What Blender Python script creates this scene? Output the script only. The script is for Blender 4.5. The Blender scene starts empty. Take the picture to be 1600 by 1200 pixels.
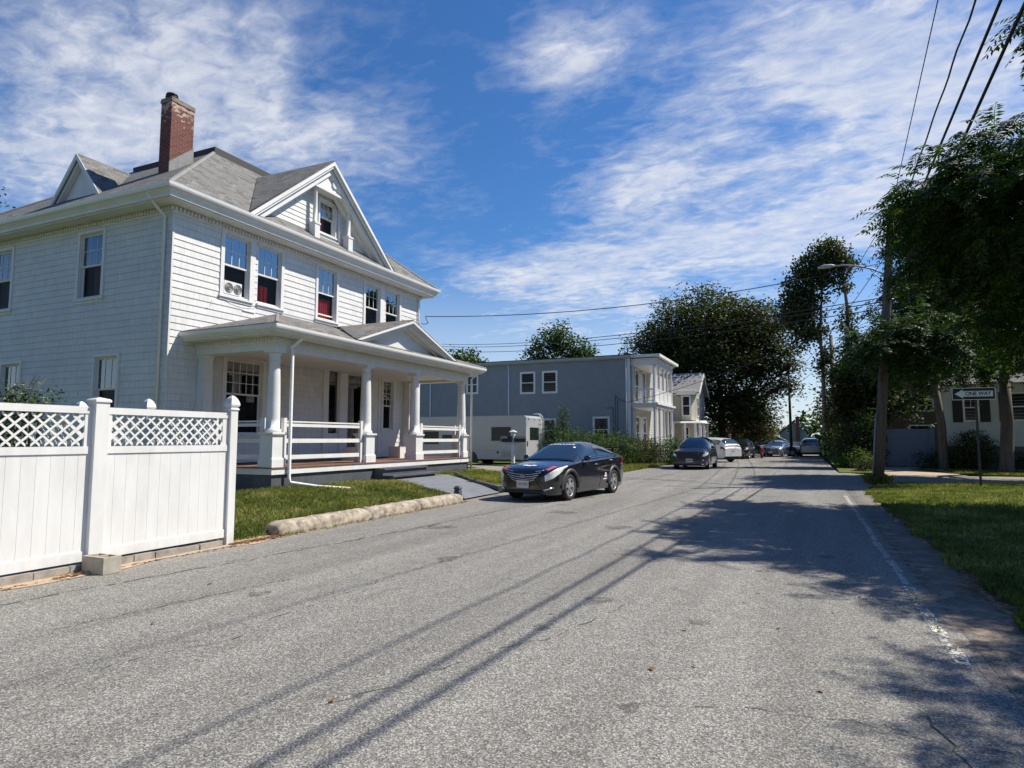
import bpy, math, random
import numpy as np
from mathutils import Vector, Matrix
R = math.radians
random.seed(7)
rng = np.random.default_rng(11)
scene = bpy.context.scene
COL = scene.collection

# ---------------------------------------------------------------- camera
cam_d = bpy.data.cameras.new('camera')
cam = bpy.data.objects.new('camera', cam_d)
COL.objects.link(cam)
cam_d.sensor_width = 36.0
cam_d.lens = 22.5
cam_d.clip_end = 3000
cam_d.clip_start = 0.05
cam.location = (0, 0, 1.6)
cam.rotation_euler = (R(90 + 4.915), 0, R(24.386))
scene.camera = cam

# ---------------------------------------------------------------- light
SUN_AZ, SUN_EL = 36.0, 51.5          # azimuth from +X towards +Y
sx, sy, sz = (math.cos(R(SUN_EL)) * math.cos(R(SUN_AZ)), math.cos(R(SUN_EL)) * math.sin(R(SUN_AZ)), math.sin(R(SUN_EL)))
sun_d = bpy.data.lights.new('sun', 'SUN')
sun = bpy.data.objects.new('sun', sun_d)
COL.objects.link(sun)
sun_d.energy = 5.0
sun_d.angle = R(0.5)
sun_d.color = (1.0, 0.92, 0.79)
sun.rotation_euler = Vector((sx, sy, sz)).to_track_quat('Z', 'Y').to_euler()
sun.location = (40, 30, 60)

world = bpy.data.worlds.new('World')
scene.world = world
world.use_nodes = True
wn, wl = world.node_tree.nodes, world.node_tree.links
wn.clear()
def W(t, **k):
    n = wn.new(t)
    for a, b in k.items(): setattr(n, a, b)
    return n
wout = W('ShaderNodeOutputWorld')
sky = W('ShaderNodeTexSky', sky_type='NISHITA', sun_disc=False)
sky.sun_elevation = R(SUN_EL)
sky.sun_rotation = R(90 - SUN_AZ)
sky.air_density = 1.0; sky.dust_density = 0.25; sky.ozone_density = 2.2
hs = W('ShaderNodeHueSaturation'); hs.inputs['Saturation'].default_value = 1.18; hs.inputs['Value'].default_value = 0.92
wl.new(sky.outputs[0], hs.inputs['Color'])
bg = W('ShaderNodeBackground'); bg.inputs[1].default_value = 0.095
tint = W('ShaderNodeMix', data_type='RGBA', blend_type='MULTIPLY'); tint.inputs[0].default_value = 1; tint.inputs[7].default_value = (.60, .84, 1.08, 1)
wl.new(hs.outputs[0], tint.inputs[6]); wl.new(tint.outputs[2], bg.inputs[0])
bgc = W('ShaderNodeBackground'); bgc.inputs[0].default_value = (0.93, 0.95, 1.0, 1); bgc.inputs[1].default_value = 0.64
tc = W('ShaderNodeTexCoord')
sep = W('ShaderNodeSeparateXYZ'); wl.new(tc.outputs['Generated'], sep.inputs[0])
def M_(op, a, b=None, c=None, clamp=False):
    n = W('ShaderNodeMath', operation=op, use_clamp=clamp)
    for i, v in enumerate((a, b, c)):
        if v is None: continue
        if isinstance(v, (int, float)): n.inputs[i].default_value = v
        else: wl.new(v, n.inputs[i])
    return n.outputs[0]
zz = M_('ADD', M_('MAXIMUM', sep.outputs[2], 0.0), 0.10)
px = M_('DIVIDE', sep.outputs[0], zz); py = M_('DIVIDE', sep.outputs[1], zz)
comb = W('ShaderNodeCombineXYZ'); wl.new(px, comb.inputs[0]); wl.new(py, comb.inputs[1])
def wnoise(scale, detail, rough, rot, stretch, off, dist=0.0):
    mp = W('ShaderNodeMapping'); mp.inputs['Rotation'].default_value = (0, 0, R(rot)); mp.inputs['Scale'].default_value = (stretch, 1, 1)
    mp.inputs['Location'].default_value = (off, off * .7, 0)
    wl.new(comb.outputs[0], mp.inputs[0])
    n = W('ShaderNodeTexNoise'); n.inputs['Scale'].default_value = scale; n.inputs['Detail'].default_value = detail
    n.inputs['Roughness'].default_value = rough; n.inputs['Distortion'].default_value = dist
    wl.new(mp.outputs[0], n.inputs['Vector'])
    return n.outputs['Fac']
def wblob(az, el, ra, re, k=1.0):
    """soft bank of cirrus round one direction (azimuth from +Y to the left, elevation)"""
    d = Vector((-math.sin(R(az)) * math.cos(R(el)), math.cos(R(az)) * math.cos(R(el)), math.sin(R(el))))
    t = Vector((math.cos(R(az)), math.sin(R(az)), 0)); u = d.cross(t)
    def dot(v):
        n = W('ShaderNodeVectorMath', operation='DOT_PRODUCT'); wl.new(tc.outputs['Generated'], n.inputs[0]); n.inputs[1].default_value = v
        return n.outputs['Value']
    a = M_('DIVIDE', dot(t), math.sin(R(ra))); b = M_('DIVIDE', dot(u), math.sin(R(re)))
    q = M_('ADD', M_('MULTIPLY', a, a), M_('MULTIPLY', b, b))
    g = M_('POWER', 2.718, M_('MULTIPLY', q, -1.0))
    return M_('MULTIPLY', g, k)
# banks: upper right sheet, upper left wisps, low band, small ones
blobs = [wblob(*q) for q in ((59.5, 27, 12, 8, .66), (49.5, 25.5, 10, 6, .62), (39, 24.5, 8, 4, .45), (52, 32, 12, 3.5, .4), (60, 18, 7, 6, .75),
    (21, 32.5, 4.5, 3.5, .65), (14.5, 33, 4.5, 3, .62), (-7, 28, 12, 7, .80), (-12, 22, 9, 7, .70), (-1, 31, 7, 4, .65), (7, 21.7, 8, 3.2, .55), (12.7, 21, 6, 3, .45),
    (15.7, 15, 10, 2.8, 1.1), (-.4, 16.3, 8, 2.4, .95), (10, 11.5, 13, 2.0, .6), (-7, 17.5, 7, 2.6, .6), (12, 24, 24, 12, .34), (27, 13.5, 6, 2.0, .65), (24, 9.5, 10, 2.0, .5), (8, 27.5, 5, 3, .4), (5, 7, 30, 3.0, .7))]
tot = blobs[0]
for b in blobs[1:]: tot = M_('ADD', tot, b)
n1 = wnoise(1.25, 9, .62, -30, .70, 3.1, .9)
n2 = wnoise(4.8, 7, .6, -20, .75, 9.0, .7)
n3 = wnoise(20.0, 5, .6, 20, .65, 1.0, .5)
nn = M_('ADD', M_('ADD', M_('MULTIPLY', n1, .52), M_('MULTIPLY', n2, .30)), M_('MULTIPLY', n3, .18))
nn = M_('ADD', M_('MULTIPLY', M_('SUBTRACT', nn, .5), 1.55), .5)
dens = M_('MULTIPLY', M_('SUBTRACT', M_('ADD', nn, M_('MULTIPLY', tot, .30)), .585), 3.4, clamp=True)
dens = M_('MULTIPLY', dens, M_('ADD', M_('MULTIPLY', tot, .8), .12), clamp=True)
tex = M_('ADD', M_('MULTIPLY', M_('SUBTRACT', M_('ADD', M_('MULTIPLY', n2, .5), M_('MULTIPLY', n3, .5)), .36), 2.1), .40, clamp=True)
dens = M_('MINIMUM', M_('MULTIPLY', M_('MULTIPLY', dens, tex), .86), .90)
lowz = M_('MULTIPLY', M_('SUBTRACT', 1.0, M_('DIVIDE', M_('ABSOLUTE', sep.outputs[2]), .26)), .72, clamp=True)
dens = M_('MAXIMUM', dens, lowz)
mixw = W('ShaderNodeMixShader')
wl.new(dens, mixw.inputs[0]); wl.new(bg.outputs[0], mixw.inputs[1]); wl.new(bgc.outputs[0], mixw.inputs[2])
wl.new(mixw.outputs[0], wout.inputs[0])
scene.view_settings.view_transform = 'Standard'
scene.view_settings.look = 'None'
scene.view_settings.exposure = 0.50
scene.view_settings.gamma = 1.0
scene.cycles.max_bounces = 6
scene.cycles.transparent_max_bounces = 12
scene.cycles.caustics_reflective = False
scene.cycles.caustics_refractive = False

# ---------------------------------------------------------------- materials
def mat(name, color=(.5, .5, .5), rough=.6, metal=0.0, spec=.5, coat=0.0):
    m = bpy.data.materials.new(name); m.use_nodes = True
    b = m.node_tree.nodes['Principled BSDF']
    b.inputs['Base Color'].default_value = (*color, 1)
    b.inputs['Roughness'].default_value = rough
    b.inputs['Metallic'].default_value = metal
    b.inputs['Specular IOR Level'].default_value = spec
    b.inputs['Coat Weight'].default_value = coat
    b.inputs['Coat Roughness'].default_value = .03
    return m
class NT:
    def __init__(s, m):
        s.t = m.node_tree; s.b = s.t.nodes['Principled BSDF']; s.out = s.t.nodes['Material Output']
        s.tc = s.t.nodes.new('ShaderNodeTexCoord')
        g = s.t.nodes.new('ShaderNodeNewGeometry'); s.geo = g
    def n(s, t, **k):
        x = s.t.nodes.new(t)
        for a, b in k.items(): setattr(x, a, b)
        return x
    def l(s, a, b): s.t.links.new(a, b)
    def pos(s): return s.geo.outputs['Position']
    def math(s, op, a, b=None, clamp=False):
        x = s.n('ShaderNodeMath', operation=op, use_clamp=clamp)
        for i, v in enumerate((a, b)):
            if v is None: continue
            if isinstance(v, (int, float)): x.inputs[i].default_value = v
            else: s.l(v, x.inputs[i])
        return x.outputs[0]
    def mapping(s, vec, scale=(1, 1, 1), rot=(0, 0, 0), loc=(0, 0, 0)):
        mp = s.n('ShaderNodeMapping'); mp.inputs['Scale'].default_value = scale; mp.inputs['Rotation'].default_value = rot; mp.inputs['Location'].default_value = loc
        s.l(vec, mp.inputs[0]); return mp.outputs[0]
    def noise(s, vec, scale, detail=4, rough=.55, dist=0):
        x = s.n('ShaderNodeTexNoise'); x.inputs['Scale'].default_value = scale; x.inputs['Detail'].default_value = detail
        x.inputs['Roughness'].default_value = rough; x.inputs['Distortion'].default_value = dist
        s.l(vec, x.inputs['Vector']); return x.outputs['Fac']
    def ramp(s, fac, stops, interp='LINEAR'):
        r = s.n('ShaderNodeValToRGB'); r.color_ramp.interpolation = interp
        e = r.color_ramp.elements
        while len(e) < len(stops): e.new(.5)
        for i, (p, c) in enumerate(stops):
            e[i].position = p; e[i].color = (*c, 1) if len(c) == 3 else c
        s.l(fac, r.inputs[0]); return r.outputs[0]
    def mix(s, fac, a, b, mode='MIX'):
        x = s.n('ShaderNodeMix', data_type='RGBA', blend_type=mode)
        for sock, v in ((x.inputs[0], fac), (x.inputs[6], a), (x.inputs[7], b)):
            if isinstance(v, (int, float)): sock.default_value = v
            elif isinstance(v, tuple): sock.default_value = (*v, 1)
            else: s.l(v, sock)
        return x.outputs[2]
    def bump(s, h, strength=.3, dist=.01):
        x = s.n('ShaderNodeBump'); x.inputs['Strength'].default_value = strength; x.inputs['Distance'].default_value = dist
        s.l(h, x.inputs['Height']); s.l(x.outputs[0], s.b.inputs['Normal'])
    def color(s, c): s.l(c, s.b.inputs['Base Color'])
g3 = lambda v: (v, v, v)

def worn(name, c, var=.12, rough=.6, scale=3.0, dirt=None, bump=.0):
    """paint or concrete with weathering patches"""
    m = mat(name, c, rough); t = NT(m)
    a = t.noise(t.pos(), scale, 6, .6)
    lo = tuple(x * (1 - var) for x in c) if dirt is None else dirt
    b = t.ramp(a, [(.35, lo), (.62, c)])
    f = t.noise(t.pos(), scale * 14, 3, .6)
    b = t.mix(.10, b, t.ramp(f, [(.3, g3(0)), (.7, g3(1))]), 'OVERLAY')
    t.color(b)
    if bump: t.bump(f, .3, bump)
    return m

m_white = worn('white_trim_paint', (.71, .71, .70), .09, .5, 2.5)
m_vinyl = worn('white_vinyl', (.76, .77, .77), .03, .38, 1.5)
def vinyl():
    m = mat('white_vinyl', (.76, .77, .77), .38); t = NT(m); sp = t.n('ShaderNodeSeparateXYZ'); t.l(t.pos(), sp.inputs[0])
    n = t.noise(t.mapping(t.pos(), (2, 2, .5)), 2.2, 6, .65); k = t.math('ADD', t.math('MULTIPLY', sp.outputs[2], 1.9), t.math('MULTIPLY', n, 1.1))
    c = t.ramp(n, [(.30, (.62, .62, .61)), (.6, (.70, .705, .70))])
    c = t.mix(t.ramp(k, [(.35, g3(.75)), (1.05, g3(0))]), c, (.48, .46, .40))
    sp2 = t.noise(t.pos(), 30, 4, .7); c = t.mix(t.math('MULTIPLY', t.ramp(sp2, [(.62, g3(0)), (.72, g3(1))]), .25), c, (.5, .5, .45))
    t.color(c); return m
m_vinyl = vinyl()
m_metalw = worn('white_metal', (.80, .80, .79), .06, .35, 2)
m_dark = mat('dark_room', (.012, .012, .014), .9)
m_black = mat('black_plastic', (.012, .012, .013), .45)
m_rubber = mat('tyre_rubber', (.015, .015, .015), .8)
m_conc = worn('concrete', (.42, .37, .30), .35, .9, 5, bump=.01)
m_found = worn('grey_painted_foundation', (.085, .095, .115), .35, .6, 2.2)
m_pathp = worn('grey_painted_path', (.17, .185, .21), .25, .7, 3.0)
m_chrome = mat('chrome', (.75, .76, .78), .12, 1.0)
m_alloy = mat('alloy_wheel', (.62, .63, .65), .28, .85)
m_red = mat('red_fabric', (.30, .006, .016), .8)

def siding_mat(name, c, joints=True, w=.17, row=.185, var=.08):
    m = mat(name, c, .55); t = NT(m)
    s = t.n('ShaderNodeSeparateXYZ'); t.l(t.pos(), s.inputs[0])
    u = t.math('ADD', s.outputs[0], s.outputs[1])
    cb = t.n('ShaderNodeCombineXYZ'); t.l(u, cb.inputs[0]); t.l(s.outputs[2], cb.inputs[1])
    a = t.noise(t.pos(), 1.3, 6, .65)
    base = t.ramp(a, [(.3, tuple(x * (1 - var * 1.6) for x in c)), (.65, c)])
    st = t.noise(t.mapping(cb.outputs[0], (9, .7, 1)), 2.0, 4, .6)
    base = t.mix(.10, base, t.ramp(st, [(.35, g3(.0)), (.6, g3(1))]), 'MULTIPLY')
    if joints:
        br = t.n('ShaderNodeTexBrick'); br.offset = .43; br.offset_frequency = 2; br.squash = 1.3; br.squash_frequency = 3
        br.inputs['Scale'].default_value = 1.0; br.inputs['Brick Width'].default_value = w; br.inputs['Row Height'].default_value = row
        br.inputs['Mortar Size'].default_value = .0022; br.inputs['Mortar Smooth'].default_value = .3; br.inputs['Bias'].default_value = 0
        br.inputs['Color1'].default_value = (1, 1, 1, 1); br.inputs['Color2'].default_value = (.90, .91, .92, 1); br.inputs['Mortar'].default_value = (.40, .41, .44, 1)
        t.l(cb.outputs[0], br.inputs['Vector'])
        base = t.mix(.75, base, br.outputs['Color'], 'MULTIPLY')
    t.color(base)
    return m
m_shingle_wall = siding_mat('white_wall_shingles', (.72, .72, .71))
m_bluewall = siding_mat('slate_blue_siding', (.245, .270, .288), False)
m_cream = siding_mat('cream_siding', (.56, .54, .45), False)
m_sage = siding_mat('pale_sage_siding', (.52, .57, .52), False)
m_brown = siding_mat('brown_siding', (.12, .075, .055), False)
m_fargrey = siding_mat('grey_blue_siding', (.26, .33, .36), False)

def roof_mat(name, c1, c2, c3, row=.10):
    m = mat(name, c1, .9, spec=.2); t = NT(m)
    s = t.n('ShaderNodeSeparateXYZ'); t.l(t.pos(), s.inputs[0])
    u = t.math('ADD', s.outputs[0], s.outputs[1])
    cb = t.n('ShaderNodeCombineXYZ'); t.l(u, cb.inputs[0]); t.l(s.outputs[2], cb.inputs[1])
    br = t.n('ShaderNodeTexBrick'); br.offset = .37; br.offset_frequency = 2
    br.inputs['Scale'].default_value = 1.0; br.inputs['Brick Width'].default_value = .24; br.inputs['Row Height'].default_value = row
    br.inputs['Mortar Size'].default_value = .006; br.inputs['Mortar Smooth'].default_value = .4; br.inputs['Bias'].default_value = -.1
    br.inputs['Color1'].default_value = (*c1, 1); br.inputs['Color2'].default_value = (*c2, 1); br.inputs['Mortar'].default_value = (*[x * .45 for x in c1], 1)
    t.l(cb.outputs[0], br.inputs['Vector'])
    n = t.noise(t.pos(), 1.6, 6, .7)
    col = t.mix(t.ramp(n, [(.4, g3(0)), (.62, g3(1))]), br.outputs['Color'], c3)
    f = t.noise(t.pos(), 70, 3, .7)
    col = t.mix(.5, col, t.ramp(f, [(.3, g3(.25)), (.7, g3(.8))]), 'OVERLAY')
    t.color(col); t.bump(f, .5, .01)
    return m
m_roof = roof_mat('grey_asphalt_shingles', (.10, .10, .098), (.24, .24, .235), (.16, .16, .15))
m_slate = roof_mat('mottled_slate', (.09, .09, .088), (.32, .28, .23), (.15, .155, .165), .06)
m_roofgrey = roof_mat('pale_grey_roof', (.22, .22, .215), (.28, .28, .27), (.24, .24, .235))
m_roofdark = mat('dark_roof_felt', (.035, .034, .034), .7)

def glass_mat(name, tint=(.55, .6, .62), refl=.16, rough=.01, fk=.9):
    m = bpy.data.materials.new(name); m.use_nodes = True
    t = m.node_tree; t.nodes.clear()
    o = t.nodes.new('ShaderNodeOutputMaterial'); mx = t.nodes.new('ShaderNodeMixShader')
    gl = t.nodes.new('ShaderNodeBsdfGlossy'); gl.inputs['Roughness'].default_value = rough; gl.inputs['Color'].default_value = (.9, .93, .95, 1)
    tr = t.nodes.new('ShaderNodeBsdfTransparent'); tr.inputs[0].default_value = (*tint, 1)
    fr = t.nodes.new('ShaderNodeFresnel'); fr.inputs[0].default_value = 1.5
    ad = t.nodes.new('ShaderNodeMath'); ad.operation = 'MULTIPLY_ADD'; ad.inputs[1].default_value = fk; ad.inputs[2].default_value = refl; ad.use_clamp = True
    t.links.new(fr.outputs[0], ad.inputs[0]); t.links.new(ad.outputs[0], mx.inputs[0])
    t.links.new(tr.outputs[0], mx.inputs[1]); t.links.new(gl.outputs[0], mx.inputs[2]); t.links.new(mx.outputs[0], o.inputs[0])
    return m
m_glass = glass_mat('window_glass')
m_glass_up = glass_mat('window_glass_with_storm_pane', (.5, .55, .6), .30)
m_glass_low = glass_mat('insect_screen', (.85, .85, .85), .01, .3, .25)
m_carglass = mat('car_glass', (.014, .022, .022), .03, 0, 1.0, 1.0)
def brick_mat():
    m = mat('weathered_red_brick', (.3, .09, .06), .9); t = NT(m)
    s = t.n('ShaderNodeSeparateXYZ'); t.l(t.pos(), s.inputs[0])
    u = t.math('ADD', s.outputs[0], s.outputs[1])
    cb = t.n('ShaderNodeCombineXYZ'); t.l(u, cb.inputs[0]); t.l(s.outputs[2], cb.inputs[1])
    br = t.n('ShaderNodeTexBrick'); br.inputs['Scale'].default_value = 1; br.inputs['Brick Width'].default_value = .21; br.inputs['Row Height'].default_value = .072
    br.inputs['Mortar Size'].default_value = .007; br.inputs['Bias'].default_value = -.2
    br.inputs['Color1'].default_value = (.165, .042, .029, 1); br.inputs['Color2'].default_value = (.075, .022, .019, 1); br.inputs['Mortar'].default_value = (.17, .13, .11, 1)
    t.l(cb.outputs[0], br.inputs['Vector'])
    n = t.noise(t.mapping(t.pos(), (1, 1, 2)), 5, 4, .6)
    zf = t.math('MULTIPLY', t.math('SUBTRACT', s.outputs[2], 10.9), .30)
    k = t.math('ADD', n, zf)
    t.color(t.mix(t.ramp(k, [(.76, g3(0)), (.84, g3(1))]), br.outputs['Color'], (.42, .32, .26)))
    t.bump(br.outputs['Fac'], -.5, .01)
    return m
m_brick = brick_mat()

def wood_mat(name, c1, c2, scale=(1.5, 1.5, 14)):
    m = mat(name, c1, .8); t = NT(m)
    n = t.noise(t.mapping(t.tc.outputs['Object'], scale), 1.0, 6, .65)
    t.color(t.ramp(n, [(.3, c1), (.7, c2)])); t.bump(n, .4, .01)
    return m
m_pole = wood_mat('weathered_pole_wood', (.055, .042, .032), (.14, .11, .085), (9, 9, .6))
m_deck = wood_mat('brown_deck_boards', (.12, .055, .035), (.24, .13, .09), (1.0, 14, 1))
m_bark = wood_mat('tree_bark', (.045, .037, .028), (.12, .10, .08), (8, 8, 1.5))
m_bark_pale = wood_mat('pale_bark', (.10, .09, .075), (.22, .20, .17), (6, 6, 1.5))

def leaf_mat(name, c1, c2, c3=None, trans=.25):
    m = bpy.data.materials.new(name); m.use_nodes = True
    t = m.node_tree; b = t.nodes['Principled BSDF']; o = t.nodes['Material Output']
    g = t.nodes.new('ShaderNodeNewGeometry'); r = t.nodes.new('ShaderNodeValToRGB')
    e = r.color_ramp.elements; e[0].color = (*c1, 1); e[0].position = .1; e[1].color = (*c2, 1); e[1].position = .85
    if c3: x = e.new(.97); x.color = (*c3, 1)
    t.links.new(g.outputs['Random Per Island'], r.inputs[0]); t.links.new(r.outputs[0], b.inputs['Base Color'])
    b.inputs['Roughness'].default_value = .62; b.inputs['Specular IOR Level'].default_value = .22
    tr = t.nodes.new('ShaderNodeBsdfTranslucent'); mx = t.nodes.new('ShaderNodeMixShader'); mx.inputs[0].default_value = trans
    mm = t.nodes.new('ShaderNodeMix'); mm.data_type = 'RGBA'; mm.blend_type = 'MULTIPLY'; mm.inputs[0].default_value = 1; mm.inputs[7].default_value = (1.3, 1.5, .5, 1)
    t.links.new(r.outputs[0], mm.inputs[6]); t.links.new(mm.outputs[2], tr.inputs[0])
    t.links.new(b.outputs[0], mx.inputs[1]); t.links.new(tr.outputs[0], mx.inputs[2]); t.links.new(mx.outputs[0], o.inputs[0])
    return m
m_leaf_near = leaf_mat('dark_pinnate_leaves', (.016, .038, .012), (.046, .088, .024), (.10, .14, .04), .28)
m_leaf_maple = leaf_mat('dark_broad_leaves', (.024, .036, .014), (.070, .085, .028), (.15, .14, .045), .24)
m_leaf_mid = leaf_mat('mid_green_leaves', (.022, .050, .016), (.065, .105, .028), (.14, .17, .05), .3)
m_leaf_bright = leaf_mat('bright_green_leaves', (.05, .10, .02), (.13, .19, .04), None, .35)
m_leaf_red = leaf_mat('dark_red_leaves', (.045, .010, .010), (.11, .028, .022), None, .3)
m_leaf_shrub = leaf_mat('shrub_leaves', (.020, .050, .016), (.07, .12, .035), (.16, .20, .08), .25)
def grass_mat(*a):
    m = leaf_mat(*a); t = m.node_tree; r = [n for n in t.nodes if n.type == 'VALTORGB'][0]; g = [n for n in t.nodes if n.type == 'NEW_GEOMETRY'][0]
    n = t.nodes.new('ShaderNodeTexNoise'); n.inputs['Scale'].default_value = .9; n.inputs['Detail'].default_value = 5; t.links.new(g.outputs['Position'], n.inputs['Vector'])
    ad = t.nodes.new('ShaderNodeMath'); ad.operation = 'MULTIPLY_ADD'; ad.inputs[1].default_value = 2.6; ad.inputs[2].default_value = -1.20; t.links.new(n.outputs['Fac'], ad.inputs[0])
    a2 = t.nodes.new('ShaderNodeMath'); a2.operation = 'MULTIPLY_ADD'; a2.inputs[1].default_value = .75; t.links.new(g.outputs['Random Per Island'], a2.inputs[0]); t.links.new(ad.outputs[0], a2.inputs[2]); t.links.new(a2.outputs[0], r.inputs[0]); return m
m_grass = grass_mat('grass_blades', (.095, .122, .030), (.245, .255, .085), (.42, .35, .19), .3)
m_grassdry = grass_mat('dry_grass_blades', (.13, .16, .035), (.30, .29, .10), (.42, .34, .17), .3)
m_petal = mat('white_petals', (.85, .83, .80), .6)
m_deadleaf = leaf_mat('fallen_leaves', (.12, .05, .02), (.26, .13, .06), (.30, .20, .08), .1)

# ---------------------------------------------------------------- mesh helpers
def V3(*a): return np.array(a, float)
class MB:
    def __init__(s): s.v = []; s.f = []; s.sm = []
    def add(s, vs, fs, smooth=False):
        o = len(s.v); s.v.extend([tuple(p) for p in vs]); s.f.extend([tuple(i + o for i in f) for f in fs]); s.sm.extend([smooth] * len(fs)); return s
    def box(s, x0, y0, z0, x1, y1, z1):
        if x0 > x1: x0, x1 = x1, x0
        if y0 > y1: y0, y1 = y1, y0
        if z0 > z1: z0, z1 = z1, z0
        v = [(x0, y0, z0), (x1, y0, z0), (x1, y1, z0), (x0, y1, z0), (x0, y0, z1), (x1, y0, z1), (x1, y1, z1), (x0, y1, z1)]
        return s.add(v, [(3, 2, 1, 0), (4, 5, 6, 7), (0, 1, 5, 4), (1, 2, 6, 5), (2, 3, 7, 6), (3, 0, 4, 7)])
    def hexa(s, b, t):
        """two quads (4 points each) joined"""
        return s.add(list(b) + list(t), [(3, 2, 1, 0), (4, 5, 6, 7), (0, 1, 5, 4), (1, 2, 6, 5), (2, 3, 7, 6), (3, 0, 4, 7)])
    def poly(s, pts): return s.add(pts, [tuple(range(len(pts)))])
    def slab(s, pts, off):
        """polygon extruded by vector off"""
        n = len(pts); off = V3(*off); a = [V3(*p) for p in pts]; b = [p + off for p in a]
        fs = [tuple(range(n))[::-1], tuple(range(n, 2 * n))] + [(i, (i + 1) % n, n + (i + 1) % n, n + i) for i in range(n)]
        return s.add(a + b, fs)
    def tube(s, pts, r, n=8, smooth=True, caps=True):
        pts = [V3(*p) for p in pts]; rs = r if isinstance(r, (list, tuple)) else [r] * len(pts)
        vs, fs = [], []; up = None
        for i, p in enumerate(pts):
            d = pts[min(i + 1, len(pts) - 1)] - pts[max(i - 1, 0)]; d = d / (np.linalg.norm(d) + 1e-9)
            if up is None:
                a = V3(0, 0, 1) if abs(d[2]) < .9 else V3(1, 0, 0); up = np.cross(d, a)
            up = up - d * (up @ d); up /= np.linalg.norm(up) + 1e-9; w = np.cross(d, up)
            for k in range(n):
                t = 2 * math.pi * k / n; vs.append(p + rs[i] * (math.cos(t) * up + math.sin(t) * w))
        for i in range(len(pts) - 1):
            for k in range(n): fs.append((i * n + k, i * n + (k + 1) % n, (i + 1) * n + (k + 1) % n, (i + 1) * n + k))
        s.add(vs, fs, smooth)
        if caps:
            o = len(s.v) - len(vs)
            s.f.append(tuple(o + k for k in range(n))[::-1]); s.sm.append(False)
            s.f.append(tuple(o + (len(pts) - 1) * n + k for k in range(n))); s.sm.append(False)
        return s
    def lathe(s, cx, cy, prof, n=16, smooth=True, square=False, rot=0):
        """prof [(r,z)...] about the vertical axis; square=True gives four-sided work"""
        m = 4 if square else n; k2 = math.sqrt(2) if square else 1; o = math.pi / 4 if square else 0
        vs, fs = [], []
        for r, z in prof:
            for k in range(m):
                t = 2 * math.pi * k / m + o + rot; vs.append((cx + r * k2 * math.cos(t), cy + r * k2 * math.sin(t), z))
        for i in range(len(prof) - 1):
            for k in range(m): fs.append((i * m + k, i * m + (k + 1) % m, (i + 1) * m + (k + 1) % m, (i + 1) * m + k))
        s.add(vs, fs, smooth and not square)
        o = len(s.v) - len(vs)
        s.f.append(tuple(o + k for k in range(m))[::-1]); s.sm.append(False)
        s.f.append(tuple(o + (len(prof) - 1) * m + k for k in range(m))); s.sm.append(False)
        return s
    def ring(s, x0, y0, x1, y1, prof, close=True):
        """cornice: profile [(outward offset, z)...] mitred round a rectangle"""
        q = []
        for d, z in prof: q.append([(x0 - d, y0 - d, z), (x1 + d, y0 - d, z), (x1 + d, y1 + d, z), (x0 - d, y1 + d, z)])
        n = len(prof)
        for i in range(n if close else n - 1):
            a, b = q[i], q[(i + 1) % n]
            for k in range(4):
                l = (k + 1) % 4; s.poly([a[k], a[l], b[l], b[k]])
        return s
    def build(s, name, m, parent=None, base=None, uv=False):
        me = bpy.data.meshes.new(name)
        off = V3(0, 0, 0)
        if parent is not None and 'org' in parent: off = V3(*parent['org'])
        elif base is not None: off = V3(*base)
        vs = [(p[0] - off[0], p[1] - off[1], p[2] - off[2]) for p in s.v]
        me.from_pydata(vs, [], s.f)
        me.polygons.foreach_set('use_smooth', s.sm)
        me.materials.append(m); me.validate(); me.update()
        o = bpy.data.objects.new(name, me); COL.objects.link(o)
        if parent is not None:
            o.parent = parent
            if 'org' in parent: o['org'] = (0., 0., 0.) if False else tuple(off)
        elif base is not None:
            o.location = base; o['org'] = tuple(off)
        return o
def tag(o, label=None, cat=None, group=None, kind=None):
    if label: o['label'] = label
    if cat: o['category'] = cat
    if group: o['group'] = group
    if kind: o['kind'] = kind
    return o
def thing(name, label, cat, loc=(0, 0, 0), group=None, rotz=0, local=False):
    o = bpy.data.objects.new(name, None); COL.objects.link(o); o.empty_display_size = .2
    o.location = loc; o.rotation_euler = (0, 0, rotz)
    if not local: o['org'] = tuple(float(x) for x in loc)
    return tag(o, label, cat, group)
def struct(name, mb, m):
    o = mb.build(name, m); o['kind'] = 'structure'; return o
def text_mesh(name, body, size, m, parent, mtx, extrude=.001, squash=1.0, bold=0.0):
    cu = bpy.data.curves.new(name, 'FONT'); cu.body = body; cu.size = size; cu.extrude = extrude; cu.align_x = 'CENTER'; cu.align_y = 'CENTER'; cu.offset = bold
    tmp = bpy.data.objects.new(name + '_tmp', cu); COL.objects.link(tmp)
    bpy.context.view_layer.update()
    me = bpy.data.meshes.new_from_object(tmp); COL.objects.unlink(tmp); bpy.data.objects.remove(tmp)
    for v in me.vertices: v.co.x *= squash
    me.transform(mtx); me.materials.clear(); me.materials.append(m); me.name = name
    o = bpy.data.objects.new(name, me); COL.objects.link(o); o.parent = parent
    return o

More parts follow.
